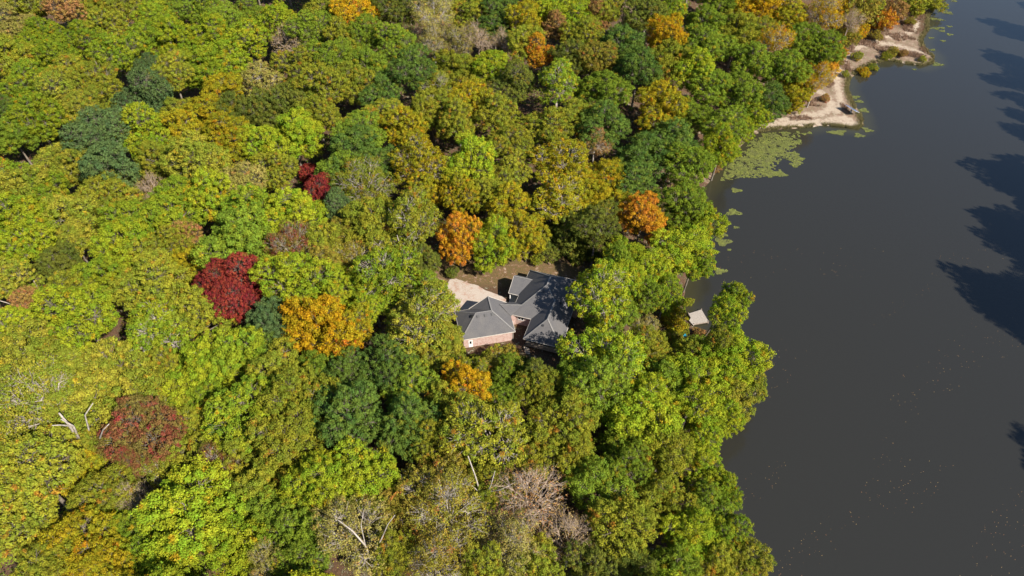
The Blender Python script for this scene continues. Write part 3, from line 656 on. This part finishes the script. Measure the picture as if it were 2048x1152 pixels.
# gaps between those crowns: where a patch of woodland would show bare ground, the crowns standing lower behind
import math as _m
def covered(px, py):
    for t in tree_xy:
        cx_, cy_ = t['p']; d = depth(t['x'], t['y'], t['zc']); r = t['R'] * FPX / d * 1.0
        ry = math.hypot(t['RV'] * .72, t['R'] * .72) * FPX / d
        if ((px - cx_) / r) ** 2 + ((py - cy_) / ry) ** 2 < 1.02: return True
    return False
def clear_zone(px, py):
    def box(a, b_, c_, d_): return a < px < c_ and b_ < py < d_
    return box(880, 505, 1230, 735) or box(1295, 640, 1400, 730) or box(1335, 600, 1450, 705) or (px > 1395 and py < 375 and px + py * .9 > 1700) or box(770, 330, 800, 380) or box(925, 0, 960, 90)
for py in range(10, 1150, 24):
    for px in range(8, 1560, 26):
        if clear_zone(px, py) or covered(px, py): continue
        x, y, _ = at(px, py, 14)
        if float(lake_sd(x, y)) < 4: continue
        nb = min(tree_xy[:named], key=lambda t: (t['p'][0] - px) ** 2 + (t['p'][1] - py) ** 2)
        code = nb['code'] if nb['code'] in 'yloagdkhq' else 'o'
        place_tree(px, py, 42 + 14 * (py / 1152), rt.choice([code, code, code, 'o']), 'r')
filled = len(tree_xy)
# trees just beyond the edges of the view, and the far bank whose shade lies on the water
def ring_tree(x, y, code, kind, s, label, group):
    g_ = float(ground_z(x, y)); t = add_tree(x, y, g_, s, s * rt.uniform(.95, 1.15), code, kind, pix(x, y, g_ + 11)); tag(t['o'], label, "tree", group); return t
def near_tree(x, y, d): return any((t['x'] - x) ** 2 + (t['y'] - y) ** 2 < d * d for t in tree_xy)
for y in range(-10, 320, 14):
    for x in range(-200, 200, 14):
        xx, yy = x + rt.uniform(-4, 4), y + rt.uniform(-4, 4)
        if float(lake_sd(xx, yy)) < 6 or xx > 100: continue
        px, py = pix(xx, yy, 17)
        if -60 < px < 2100 and -10 < py < 1190: continue
        if px < -260 or py < -70 or py > 1480 or (py < 0 and px > 1900) or near_tree(xx, yy, 9): continue
        ring_tree(xx, yy, rt.choice('yloagyl'), 'r', rt.uniform(1.1, 1.35), "leafy forest tree standing just outside the edges of the photo", "forest trees outside the photo")
for tx, ty, sc in ((1958, 45, .85), (1975, 110, .7), (1990, 165, .9), (2025, 205, 1.0), (2030, 275, .9), (1962, 345, 1.0), (2005, 380, .95), (2035, 335, 1.0),
                   (1980, 450, .8), (2010, 500, 1.05), (1962, 580, 1.0), (1968, 620, .95), (2015, 650, 1.1), (2030, 590, 1.1), (2055, 540, 1), (2060, 430, 1), (2070, 690, .9), (2065, 20, 1), (2075, 935, .95), (2140, 860, 1), (2120, 760, .9), (2015, 70, 1), (2005, 130, .9), (2030, 160, 1), (2042, 240, 1), (2015, 350, 1), (2045, 385, 1.1), (2000, 470, 1), (2040, 460, 1.1), (2035, 520, 1.1), (2000, 610, 1), (2045, 640, 1.1)):
    sx_, sy_, _ = at(tx, ty, 0); hh = 27 + 5 * sc        # the crown that throws its shade there stands this much nearer the sun
    k = hh / math.tan(SUN_EL); x, y = sx_ + math.sin(SUN_AZ) * k + 5.5, sy_ + math.cos(SUN_AZ) * k
    g_ = max(.4, float(ground_z(x, y)))
    t = add_tree(x, y, g_, sc * 1.0, min(1.9, (hh - g_) / 11), 'g', 'r', pix(x, y, 11)); tag(t['o'], "tall green tree on the far bank, just off the right edge, shading the lake", "tree", "far bank trees shading the lake")

# undergrowth: one leafy low layer under the canopy, denser where light falls in
def undergrowth():
    r = np.random.RandomState(12); n_ = 5200
    x = r.uniform(-175, 150, 60000); y = r.uniform(5, 300, 60000); d = SQ * (y + CAM_Z)
    k = (np.abs(x / d) < .80) & (lake_sd(x, y) > 2.5)
    k &= ~((np.abs(x - 2) < 20) & (y > 88) & (y < 126)) & (np.hypot((x - 122) / 1.35, y - 218) > 52)
    x, y = x[k][:n_], y[k][:n_]; n_ = len(x); z = ground_z(x, y); per = 34
    idx = np.repeat(np.arange(n_), per); R_ = r.uniform(.7, 2.0, n_)[idx]
    dd = unit(r.normal(size=(len(idx), 3))); dd[:, 2] = np.abs(dd[:, 2])
    P = np.stack([x, y, z], 1)[idx] + dd * R_[:, None] * np.array([1, 1, .9])
    nor = unit(dd + r.normal(size=P.shape) * .5); ax = unit(np.cross(nor, r.normal(size=P.shape))); ay = np.cross(nor, ax); ls = .3 * r.uniform(.6, 1.3, len(P))[:, None]
    V_ = np.stack([P - ax * ls * .62, P - ay * ls * .42, P + ax * ls * .62, P + ay * ls * .42], 1).reshape(-1, 3)
    m_ = mesh_np("undergrowth", V_, np.arange(len(P) * 4).reshape(-1, 4), M_leaf); attr(m_, 'rnd', np.repeat(r.rand(len(P)), 4)); attr(m_, 'tuft', np.repeat(r.rand(n_)[idx], 4))
    o = link("undergrowth", m_); leafcols(o, 'g'); tag(o, "low green and golden undergrowth filling the shade between the forest trunks", "undergrowth", None, 'stuff')
undergrowth()

# ---------------------------------------------------------------- labels of the trees
LM = {  # prominent crowns, described by hand: pixel -> (short name, label)
 (918, 480): ("orange maple", "bright orange maple at the clearing edge behind the garage"),
 (442, 572): ("big crimson tree", "crimson crown forming the left corner of the big red patch"),
 (288, 866): ("big brick red tree", "large brick red fine-leaved tree in the lower left"),
 (293, 197): ("domed blue-green tree", "domed dense blue-green tree near the top left, widest of the bluish crowns"),
 (642, 650): ("orange-gold tree", "rounded orange-gold tree left of the house, beside blue-green foliage"),
 (935, 778): ("lower orange maple", "orange-gold maple below the house, alone among dark green crowns"),
 (1284, 440): ("orange tree by the lake", "rusty orange tree inside the green crowns along the lake shore"),
 (640, 390): ("small crimson tree", "small crimson tree in the upper left middle, among green crowns"),
 (982, 880): ("white-limbed sycamore", "big olive tree below the house with white limbs showing through thin leaves"),
 (1058, 1000): ("bare pinkish tree", "nearly leafless pinkish-tan tree near the bottom centre"),
 (80, 800): ("pale-trunked golden tree", "large golden tree at the lower left edge with pale forked trunks showing"),
 (789, 92): ("broad green tree", "very broad mid green dome near the top, left of the bare white snag"),
 (959, 80): ("white snag", "leafless white snag in the dark gap at the top centre"),
 (382, 1040): ("bright lime tree", "very large bright lime tree at the bottom left"),
 (1119, 316): ("big golden tree", "big open golden tree above the clearing behind the house"),
 (1202, 712): ("big lime tree by the porch", "biggest lime green tree right of the screened porch"),
 (708, 280): ("round green tree", "round mid green tree beside the dark gap in the upper middle"),
 (1456, 622): ("leaning lakeside tree", "lime tree leaning out over the water beside the dock"),
 (585, 272): ("broad lime tree", "broad bright lime tree above the small crimson tree"),
 (472, 487): ("green tree above the crimson one", "round mid green tree directly above the big crimson crowns"),
 (1080, 108): ("small orange tree", "small flat orange crown near the top, right of the white snag"),
 (715, 1074): ("pale-trunked tree", "thin tan-leaved tree at the bottom edge with a tall pale trunk"),
 (935, 196): ("gold tree", "big gold tree in the upper middle above the lime one"),
 (1303, 312): ("dark green lakeside tree", "big dark green tree left of the lily pad cove"),
 (1194, 600): ("tree shading the roof", "green tree overhanging the right side of the house roof"),
 (1458, 715): ("outermost lakeside tree", "lime tree on the point of shore below the dock"),
 (69, 943): ("smooth olive tree", "dense fine-leaved olive crown on the lower left edge"),
 (1322, 919): ("grey-olive tree", "grey-olive crown near the shore in the lower right of the forest"),
 (415, 222): ("rusty gold tree", "wide rusty gold tree right of the domed blue-green one"),
 (115, 312): ("far left golden tree", "golden yellow tree near the left edge, left of the blue-green pair"),
}
lms = []
for t in tree_xy[:filled]:
    if t['p'] in LM: tag(t['o'], LM[t['p']][1], "shrub" if t['kind'] == 'u' else "tree"); lms.append((t, LM[t['p']][0])); t['done'] = 1
DIRS = ['right of', 'up and right of', 'above', 'up and left of', 'left of', 'down and left of', 'below', 'down and right of']
ORD = ['nearest', 'second', 'third', 'fourth', 'fifth', 'sixth', 'seventh', 'eighth', 'ninth', 'tenth', 'eleventh', 'twelfth', 'thirteenth', 'fourteenth', 'fifteenth', 'sixteenth']
for px_, nm_ in (((1030, 620), "brick house"), ((1650, 235), "sandy spit"), ((1392, 632), "dock"), ((0, 0), "top left corner"), ((0, 1152), "bottom left corner"),
                 ((0, 600), "middle of the left edge"), ((1024, 0), "middle of the top edge"), ((1024, 1152), "middle of the bottom edge"), ((1560, 1152), "shore at the bottom edge"),
                 ((1740, 60), "far sandy spit"), ((480, 0), "left half of the top edge"), ((1400, 0), "top edge above the near spit"), ((540, 1152), "left half of the bottom edge"), ((1440, 480), "shore between cove and dock")):
    lms.append((dict(p=px_), nm_))
groups_ = {}
def lab_(a, b):
    return a + b if len((a + b).split()) <= 15 else b
for t in tree_xy[:filled]:
    if t.get('done'): continue
    px, py = t['p']; l, nm = min(lms, key=lambda q: (q[0]['p'][0] - px) ** 2 + (q[0]['p'][1] - py) ** 2)
    ang = math.atan2(-(py - l['p'][1]), px - l['p'][0]); k = int(round(ang / (math.pi / 4))) % 8
    groups_.setdefault((nm, k), []).append((math.hypot(px - l['p'][0], py - l['p'][1]), t))
for (nm, k), lst in groups_.items():
    lst.sort(key=lambda q: q[0])
    for i_, (_, t) in enumerate(lst):
        what = "shrub" if t['kind'] == 'u' else "tree"
        pos = "next" if i_ == 0 else ORD[i_] + " crown"
        tag(t['o'], lab_(f"{KN[t['kind']]} ", f"{PAL[t['code']][3]} {what}, {pos} {DIRS[k]} the {nm}"), what, "autumn forest trees")
for t, nm in lms[:len([1 for t in tree_xy if t.get('done')])]: t['o']['group'] = "autumn forest trees"

# ---------------------------------------------------------------- the tall pale trunks that show through the leaves
def limb_tree(trunk, branches, name="trunk", mat=M_pale, parent=None):
    mb = MB()
    for pts, r0, r1 in [trunk] + branches:
        n = len(pts); mb.tube(pts, [r0 + (r1 - r0) * i / (n - 1) for i in range(n)], 7)
    o = mb.build(name, mat, parent, True); return o
def px_pts(l): return [at(a, b, z) for a, b, z in l]
def add_limbs(key, segs):
    for t in tree_xy:
        if t['p'] == key:
            e = t['o']; bpy.context.view_layer.update(); inv = e.matrix_basis.inverted()
            mb = MB()
            for l, r0, r1 in segs:
                P = [inv @ Vector((p[0], p[1], p[2])) for p in px_pts([(a, b_, z + (4.5 if key == (80, 800) else 1.2)) for a, b_, z in l])]; n = len(P); s_ = (.85 if key == (80, 800) else .55) / e.scale[0]
                mb.tube(P, [(r0 + (r1 - r0) * i / (n - 1)) * s_ for i in range(n)], 7)
            mb.build("limb", M_pale, e, True); return
add_limbs((80, 800), [([(163, 888, 15), (150, 868, 19), (138, 850, 22), (118, 826, 25)], .42, .16), ([(160, 884, 16), (146, 852, 22), (122, 838, 24)], .3, .12), ([(140, 852, 22), (120, 850, 24), (104, 851, 25)], .16, .08), ([(178, 860, 20), (170, 830, 24), (186, 806, 26)], .16, .08), ([(200, 876, 20), (206, 860, 23), (218, 848, 25)], .16, .07)])
add_limbs((982, 880), [([(971, 1046, 10), (969, 1005, 16), (960, 985, 19), (950, 950, 23), (936, 912, 27)], .40, .14), ([(966, 1000, 17), (982, 970, 22), (990, 942, 26)], .22, .09), ([(962, 988, 19), (945, 972, 21), (905, 966, 23)], .16, .07), ([(968, 985, 19), (1000, 980, 22), (1030, 965, 24)], .17, .07)])
add_limbs((715, 1074), [([(752, 1165, 12), (742, 1120, 18), (730, 1090, 22), (705, 1062, 25), (676, 1040, 27)], .42, .12), ([(742, 1112, 19), (762, 1080, 23), (776, 1048, 26), (790, 1030, 28)], .22, .08), ([(735, 1108, 20), (720, 1110, 21), (703, 1117, 21)], .14, .06), ([(730, 1088, 22), (722, 1050, 26), (728, 1020, 28)], .15, .06)])
add_limbs((826, 436), [([(814, 548, 10), (808, 520, 15), (802, 495, 19), (794, 470, 23)], .22, .10), ([(803, 497, 19), (812, 478, 22), (830, 462, 25)], .1, .05)])
add_limbs((1247, 26), [([(1242, 52, 14), (1247, 28, 19), (1252, 0, 24), (1254, -12, 27)], .3, .12), ([(1247, 24, 19), (1235, 18, 21), (1228, 12, 23)], .12, .05)])
add_limbs((959, 80), [([(962, 102, 9), (958, 70, 15), (954, 38, 21)], .25, .08), ([(960, 95, 10), (950, 60, 17), (945, 50, 19)], .16, .06), ([(961, 90, 11), (972, 65, 17), (974, 60, 18)], .14, .05)])
add_limbs((20, 640), [([(84, 590, 13), (72, 570, 17), (60, 550, 21)], .3, .18), ([(30, 612, 16), (12, 605, 18), (-5, 600, 19)], .22, .14)])
add_limbs((132, 420), [([(120, 464, 17), (116, 450, 20), (108, 440, 22)], .22, .1), ([(118, 455, 19), (122, 442, 22)], .14, .07)])

# fallen bleached trees on the bank by the clearing
def log(label, segs):
    mb = MB()
    for l, r0, r1 in segs:
        P = []
        for a, b in l:
            z = 5.
            for _ in range(4): x, y, z0 = at(a, b, z); z = float(ground_z(x, y)) + r0 + .15
            P.append((x, y, z))
        n = len(P); mb.tube(P, [r0 + (r1 - r0) * i / (n - 1) for i in range(n)], 7)
    o = mb.build("fallen_tree", M_dead, None, True); tag(o, label, "fallen tree", "bleached trees lying on the bank")
log("forked bleached dead trunk lying upright in the clearing above the shore", [([(1300, 712), (1297, 690), (1294, 672), (1290, 662)], .16, .08), ([(1297, 688), (1301, 676)], .07, .04), ([(1313, 714), (1310, 704), (1308, 698)], .12, .08)])
log("pale straight log lying across the bare earth beside the clearing", [([(1307, 701), (1316, 694), (1324, 689)], .16, .1)])
log("long curved fallen branch at the lower edge of the bare clearing", [([(1320, 722), (1332, 724), (1342, 718), (1348, 710)], .18, .07), ([(1322, 721), (1330, 714)], .1, .05)])

# ---------------------------------------------------------------- dock, tarp, solar panel
dk = empty("dock", (43.8, 109.4, .4), "small pale square swimming dock on the shore beside the leaning tree", "dock")
c0, c1_, c2_, c3_ = [Vector(at(a, b, .7)) for a, b in ((1377, 627), (1403, 619), (1417, 643), (1388, 648))]
n = 16
for k in range(n):
    t0, t1 = k / n + .004, (k + 1) / n - .004
    p = [c0.lerp(c3_, t0), c1_.lerp(c2_, t0), c1_.lerp(c2_, t1), c0.lerp(c3_, t1)]; p = [q - dk.location for q in p]
    mb = MB(); z = rt.uniform(-.01, .01); mb.slab([(q.x, q.y, q.z + z) for q in (p[3], p[2], p[1], p[0])], .05); mb.build("plank", M_grey, dk)
mb = MB()
for a_, b__ in ((c0, c1_), (c1_, c2_), (c2_, c3_), (c3_, c0)): mb.bar(a_ - dk.location - Vector((0, 0, .2)), b__ - dk.location - Vector((0, 0, .2)), .1, .26)
mb.build("rim_frame", M_wood, dk)
for q in (c0, c1_, c2_, c3_):
    mb = MB(); p = q - dk.location; mb.bar(p + Vector((0, 0, -2.2)), p + Vector((0, 0, .25)), .16, .16, (1, 0, 0)); mb.build("post", M_wood, dk)
mb = MB(); r0, r1 = Vector(at(1383, 650, 1.1)), Vector(at(1378, 640, 1.1)); e0 = Vector(at(1392, 644, .66))
mb.slab([tuple(Vector(at(a, b, z)) - dk.location) for a, b, z in ((1378, 641, .8), (1387, 651, .8), (1392, 646, .66), (1383, 634, .66))][::1], .06); mb.build("gangway", M_grey, dk)

# turquoise tarp heaped over a low frame
M_tarp = simple("turquoise_tarp", (.03, .42, .62), (.10, .60, .72), 2, .35, .5, .2)
M_tarpw = simple("white_tarp_side", (.65, .72, .74), (.8, .85, .86), 2, .4)
tx, ty, tz = at(1370, 673, 4); tg = float(ground_z(tx, ty)); tx, ty, tz = at(1370, 673, tg + .8)
tp = empty("tarp_cover", (tx, ty, tg), "crumpled turquoise tarp heap among the bushes below the dock", "tarp")
def heap(cx, cy, rx, ry, h, seed, mat, name):
    r = np.random.RandomState(seed); n_ = 18; Vv = []; Ff = []
    for j in range(9):
        q = j / 8
        for i_ in range(n_):
            a = 2 * math.pi * i_ / n_; wob = 1 + .16 * math.sin(3 * a + seed) + .1 * math.sin(7 * a + 2 * seed)
            z = h * (1 - q ** 2.2) + .07 * math.sin(5 * a + 6 * q) + r.uniform(-.04, .04)
            Vv.append((cx + math.cos(a) * rx * q * wob, cy + math.sin(a) * ry * q * wob, max(.02, z)))
    for j in range(8):
        for i_ in range(n_): Ff.append((j * n_ + i_, j * n_ + (i_ + 1) % n_, (j + 1) * n_ + (i_ + 1) % n_, (j + 1) * n_ + i_))
    me_ = bpy.data.meshes.new(name); me_.from_pydata(Vv, [], Ff); me_.materials.append(mat); me_.update(); return link(name, me_, tp)
heap(0, 0, 1.0, .7, 1.0, 1, M_tarp, "tarp"); heap(.15, -.25, .35, .3, 1.12, 2, M_tarpw, "tarp_fold"); heap(.2, .8, .35, .45, .8, 5, M_tarp, "tarp_corner")

# tilted solar panel on a post at the tip of the near spit
M_panel, nt, b = new_mat("solar_panel_glass", .12, .6)
b.inputs['Base Color'].default_value = (.06, .09, .2, 1)
M_cell, nt, b = new_mat("pale_panel_glass", .15, .7); b.inputs['Base Color'].default_value = (.16, .24, .5, 1)
bx_, by_, _ = at(1705, 224, .4)
sp = empty("solar_panel", (bx_, by_, float(ground_z(bx_, by_))), "blue tilted solar panel on a post at the tip of the sandy spit", "solar panel")
pc = Vector(at(1704, 217, 2.0)) - sp.location
uu = Vector((2.3, -4.6, 0)).normalized(); nrm = (Vector((4.6, 2.3, 0)).normalized() * .42 + Vector((0, 0, .9))).normalized(); vv = nrm.cross(uu)
hw, hh = 2.5, 1.25
def P_(a, c_, d=0): return tuple(pc + uu * a + vv * c_ + nrm * d)
mb = MB(); mb.v = [P_(-hw, -hh, -.03), P_(hw, -hh, -.03), P_(hw, hh, -.03), P_(-hw, hh, -.03), P_(-hw, -hh, .03), P_(hw, -hh, .03), P_(hw, hh, .03), P_(-hw, hh, .03)]
mb.f = [(0, 3, 2, 1), (4, 5, 6, 7), (0, 1, 5, 4), (1, 2, 6, 5), (2, 3, 7, 6), (3, 0, 4, 7)]; mb.build("panel_back", M_white, sp)
for k in range(4):
    a = -hw + .06 + k * (2 * hw - .06) / 4; w = (2 * hw - .06) / 4 - .06
    mb = MB(); mb.poly([P_(a, -hh + .06, .037), P_(a + w, -hh + .06, .037), P_(a + w, hh - .06, .037), P_(a, hh - .06, .037)]); mb.build("module", M_cell, sp)
mb = MB(); mb.bar((0, 0, -.5), tuple(pc - nrm * .1), .14, .14, (1, 0, 0)); mb.bar(tuple(pc - uu * 1.2 - nrm * .08), tuple(pc + uu * 1.2 - nrm * .08), .1, .1); mb.build("post", M_metal, sp)
mb = MB(); mb.bar((-.5, .3, .0), (-.5, .3, .8), .5, .4, (1, 0, 0)); mb.build("control_box", M_white, sp)

# ---------------------------------------------------------------- lily pads, shore grass, floating leaves, fallen leaves
def vnoise(x, y, s, seed=0):
    r = np.random.RandomState(seed); g_ = r.rand(64, 64); x = x / s; y = y / s
    xi = np.floor(x).astype(int); yi = np.floor(y).astype(int); fx = x - xi; fy = y - yi; fx = fx * fx * (3 - 2 * fx); fy = fy * fy * (3 - 2 * fy)
    a = g_[yi % 64, xi % 64]; b_ = g_[yi % 64, (xi + 1) % 64]; c_ = g_[(yi + 1) % 64, xi % 64]; d_ = g_[(yi + 1) % 64, (xi + 1) % 64]
    return (a * (1 - fx) + b_ * fx) * (1 - fy) + (c_ * (1 - fx) + d_ * fx) * fy
M_pad, nt, b = new_mat("lily_pad", .6, .4)
pr2 = A(nt, 'rnd'); c = mixc(nt, pr2, (.055, .075, .018), (.19, .20, .035)); c = mixc(nt, ramp(nt, noise(nt, .5, 4, .7), .42, .62), c, (.10, .105, .03)); nt.links.new(c, b.inputs['Base Color'])
def pads(name, x, y, rr, label, cat="lily pads"):
    n_ = len(x); a = np.linspace(.3, 2 * math.pi - .1, 7)
    rot = rs.uniform(0, 6.28, n_)[:, None]; z = rs.uniform(.01, .07, n_)
    Vx = x[:, None] + np.cos(a + rot) * rr[:, None]; Vy = y[:, None] + np.sin(a + rot) * rr[:, None]
    tl = rs.uniform(-.06, .06, (n_, 1)); Vz = z[:, None] + tl * np.cos(a) + .005
    V_ = np.stack([Vx, Vy, np.maximum(Vz, .008)], -1).reshape(-1, 3); F_ = np.arange(n_ * 7).reshape(n_, 7)
    m_ = mesh_np(name, V_, F_, M_pad); attr(m_, 'rnd', np.repeat(rs.rand(n_), 7)); o = link(name, m_)
    return tag(o, label, cat, "lily pads along the shore", 'stuff')
def inpoly(x, y, P):
    ins = np.zeros(x.shape, bool)
    for i_ in range(len(P)):
        ax, ay = P[i_]; bx, by = P[(i_ + 1) % len(P)]
        if ay != by: ins ^= ((ay > y) != (by > y)) & (x < ax + (y - ay) * (bx - ax) / (by - ay))
    return ins
mat_px = [(1440, 362), (1452, 335), (1478, 310), (1500, 284), (1525, 266), (1598, 263), (1604, 288), (1584, 298), (1600, 310), (1607, 326), (1600, 334), (1582, 322), (1566, 318), (1552, 332), (1566, 345), (1562, 354), (1545, 350), (1515, 356), (1480, 355), (1462, 360)]
mp_ = [at(a, b_, 0)[:2] for a, b_ in mat_px]; mx = np.array(mp_)
N_ = 60000; x = rs.uniform(mx[:, 0].min(), mx[:, 0].max(), N_); y = rs.uniform(mx[:, 1].min(), mx[:, 1].max(), N_)
ed = seg_dist(x, y, mp_ + mp_[:1])
k = inpoly(x, y, mp_) & (lake_sd(x, y) < -.2) & (vnoise(x, y, 2.2, 1) * .4 + vnoise(x, y, .7, 2) * .6 + .05 * np.minimum(ed, 3) + rs.uniform(-.12, .12, N_) > .53)
x, y = x[k][:9000], y[k][:9000]
pads("lily_pads", x, y, rs.uniform(.10, .24, len(x)), "large yellow-green mat of lily pads filling the cove beside the sandy spit")
def clumps(lst, label):
    xs, ys = [], []
    for a, b_, r_ in lst:
        cx_, cy_, _ = at(a, b_, 0); n_ = int(10 + r_ * r_ * 3.2); R_ = r_ * depth(cx_, cy_, 0) / FPX
        th = rs.uniform(0, 6.28, n_); q = np.sqrt(rs.rand(n_)) * R_ * (1 + .35 * np.sin(3 * th + a)); xs.append(cx_ + np.cos(th) * q * 1.2); ys.append(cy_ + np.sin(th) * q * .8)
    x_ = np.concatenate(xs); y_ = np.concatenate(ys); kk = lake_sd(x_, y_) < 0; pads("lily_pads", x_[kk], y_[kk], rs.uniform(.10, .22, kk.sum()), label)
clumps([(1664, 265, 7), (1676, 266, 9), (1684, 263, 6), (1619, 266, 4), (1608, 268, 4)], "long clump of lily pads just below the sandy spit")
clumps([(1718, 271, 8), (1736, 261, 7), (1729, 257, 5)], "lily pads off the blunt tip of the near spit")
clumps([(1710, 194, 7), (1719, 203, 6), (1726, 221, 9)], "lily pads beside the solar panel shore")
clumps([(1567, 350, 6), (1540, 352, 6), (1552, 346, 9), (1590, 330, 8), (1603, 318, 5), (1472, 381, 8)], "loose lily pads scattered off the cove mat")
clumps([(1467, 425, 11), (1472, 455, 4), (1446, 484, 12), (1458, 500, 3), (1440, 542, 10), (1448, 470, 6)], "small olive lily pad clumps under the lakeside crowns")
clumps([(1875, 129, 8), (1829, 139, 3), (1865, 100, 5), (1872, 57, 6), (1884, 56, 5), (1899, 53, 4), (1884, 62, 5), (1899, 69, 5), (1886, 82, 4), (1896, 26, 8), (1886, 22, 6), (1868, 38, 6), (1882, 40, 5), (1908, 2, 5), (1855, 57, 6), (1862, 76, 4)], "small scattered lily pads off the far spit")

M_reed, nt, b = new_mat("shore_grass", .8, .2)
nt.links.new(mixc(nt, A(nt, 'rnd'), (.13, .13, .04), (.22, .17, .08)), b.inputs['Base Color'])
M_brush, nt, b = new_mat("dry_brush", .9, .1)
nt.links.new(mixc(nt, A(nt, 'rnd'), (.15, .09, .055), (.30, .19, .13)), b.inputs['Base Color'])
def blades(name, x, y, h, w, mat, label, cat, spread=.35):
    n_ = len(x); z = ground_z(x, y); a = rs.uniform(0, 6.28, n_); hh_ = h * rs.uniform(.5, 1.2, n_)
    dx, dy = np.cos(a) * w / 2, np.sin(a) * w / 2; lx, ly = rs.normal(0, spread, n_) * hh_, rs.normal(0, spread, n_) * hh_
    V_ = np.stack([np.stack([x - dx, y - dy, z - .05], -1), np.stack([x + dx, y + dy, z - .05], -1), np.stack([x + lx, y + ly, z + hh_], -1)], 1).reshape(-1, 3)
    m_ = mesh_np(name, V_, np.arange(n_ * 3).reshape(n_, 3), mat); attr(m_, 'rnd', np.repeat(rs.rand(n_), 3))
    return tag(link(name, m_), label, cat, None, 'stuff')
# band of grass round the spits
xs, ys = [], []
SH = np.array(shore)[18:43]
for (ax, ay), (bx, by) in zip(SH[:-1], SH[1:]):
    ln = math.hypot(bx - ax, by - ay); n_ = int(ln * 130); t = rs.rand(n_); nx_, ny_ = -(by - ay) / ln, (bx - ax) / ln
    off = np.abs(rs.normal(.3, .75, n_)); xs.append(ax + (bx - ax) * t + nx_ * off); ys.append(ay + (by - ay) * t + ny_ * off)
x = np.concatenate(xs); y = np.concatenate(ys); kk = (lake_sd(x, y) > -.4) & (vnoise(x, y, 1.2, 5) > .28); blades("shore_grass", x[kk], y[kk], .7, .16, M_reed, "yellow-green grass fringe along the water line of the two spits", "grass")
def patches(lst, dens, h, w, mat, nm, lb, ct, sp_=.4):
    xs, ys = [], []
    for a, b_, rx, ry in lst:
        cx_, cy_, _ = at(a, b_, .5); s_ = depth(cx_, cy_, .5) / FPX; X_, Y_ = rx * s_, ry * s_ * 1.9; n_ = int(math.pi * X_ * Y_ * dens)
        th = rs.uniform(0, 6.28, n_); q = np.sqrt(rs.rand(n_)) * (1 + .25 * np.sin(4 * th + a)); xs.append(cx_ + np.cos(th) * q * X_); ys.append(cy_ + np.sin(th) * q * Y_)
    x_ = np.concatenate(xs); y_ = np.concatenate(ys); kk_ = (lake_sd(x_, y_) > .2) & (vnoise(x_, y_, 1.5, 7) > .3); return blades(nm, x_[kk_], y_[kk_], h, w, mat, lb, ct, sp_)
patches([(1800, 75, 26, 8), (1815, 55, 14, 14), (1790, 106, 30, 7), (1770, 100, 22, 8), (1700, 100, 16, 10), (1620, 206, 22, 8), (1725, 75, 18, 10), (1690, 60, 20, 12), (1760, 60, 22, 9), (1655, 165, 12, 10), (1825, 30, 18, 16), (1850, 100, 8, 8), (1735, 88, 20, 7), (1690, 130, 10, 14), (1830, 110, 20, 6), (1600, 236, 26, 5), (1690, 214, 8, 8)], 26, 1.0, .13, M_brush, "dry_brush", "brown dry brush covering the sandy spits", "brush")
patches([(1415, 345, 16, 14), (1430, 325, 12, 12), (1310, 700, 26, 16), (1280, 690, 18, 12), (1345, 690, 18, 10), (1400, 665, 12, 8), (1378, 600, 8, 22), (1375, 655, 16, 12), (1350, 680, 18, 12)], 26, .6, .12, M_brush, "bank_brush", "reddish dry growth on the bare bank patches by the shore", "brush")

M_fleaf, nt, b = new_mat("fallen_leaf", .8, .2)
nt.links.new(mixc(nt, A(nt, 'rnd'), (.20, .09, .045), (.28, .20, .08)), b.inputs['Base Color'])
def flat_leaves(nm, x, y, z, size, lb, ct):
    n_ = len(x); a = rs.uniform(0, 6.28, n_); s_ = size * rs.uniform(.5, 1.3, n_)
    c_, s2 = np.cos(a) * s_, np.sin(a) * s_
    V_ = np.stack([np.stack([x + c_, y + s2, z], -1), np.stack([x - s2 * .6, y + c_ * .6, z + .02], -1), np.stack([x - c_, y - s2, z], -1), np.stack([x + s2 * .6, y - c_ * .6, z + .02], -1)], 1).reshape(-1, 3)
    m_ = mesh_np(nm, V_, np.arange(n_ * 4).reshape(n_, 4), M_fleaf); attr(m_, 'rnd', np.repeat(rs.rand(n_), 4)); return tag(link(nm, m_), lb, ct, None, 'stuff')
N_ = 1300; px = rs.uniform(1430, 2048, N_); py = 1152 * rs.uniform(.3, 1, N_) ** .7
P3 = np.array([at(a, b_, .02) for a, b_ in zip(px, py)]); kk = (lake_sd(P3[:, 0], P3[:, 1]) < -1) & (vnoise((P3[:, 0] * .8 + P3[:, 1] * .6) / 5, P3[:, 0] * .6 - P3[:, 1] * .8, 5, 9) + .3 * vnoise(P3[:, 0], P3[:, 1], 30, 3) > .66)
flat_leaves("floating_leaves", P3[kk, 0], P3[kk, 1], np.full(kk.sum(), .012), .085, "tiny leaves floating scattered over the dark lake", "leaves")
N_ = 6000; x = rs.uniform(-16, 22, N_); y = rs.uniform(104, 124, N_)
kk = (seg_dist(x, y, [at(a, b_, 8)[:2] for a, b_ in ((900, 545), (990, 556), (1080, 535), (1180, 530))]) < 9 * (vnoise(x, y, 2.5, 4) ** 1.5 * 1.2) * rs.uniform(.3, 1, N_))
z = np.maximum(ground_z(x, y), 8.075 * (np.abs(x + 8) < 8)) + .05
flat_leaves("fallen_leaves", x[kk], y[kk], z[kk], .09, "orange and brown fallen leaves over the clearing and the edge of the drive", "leaves")
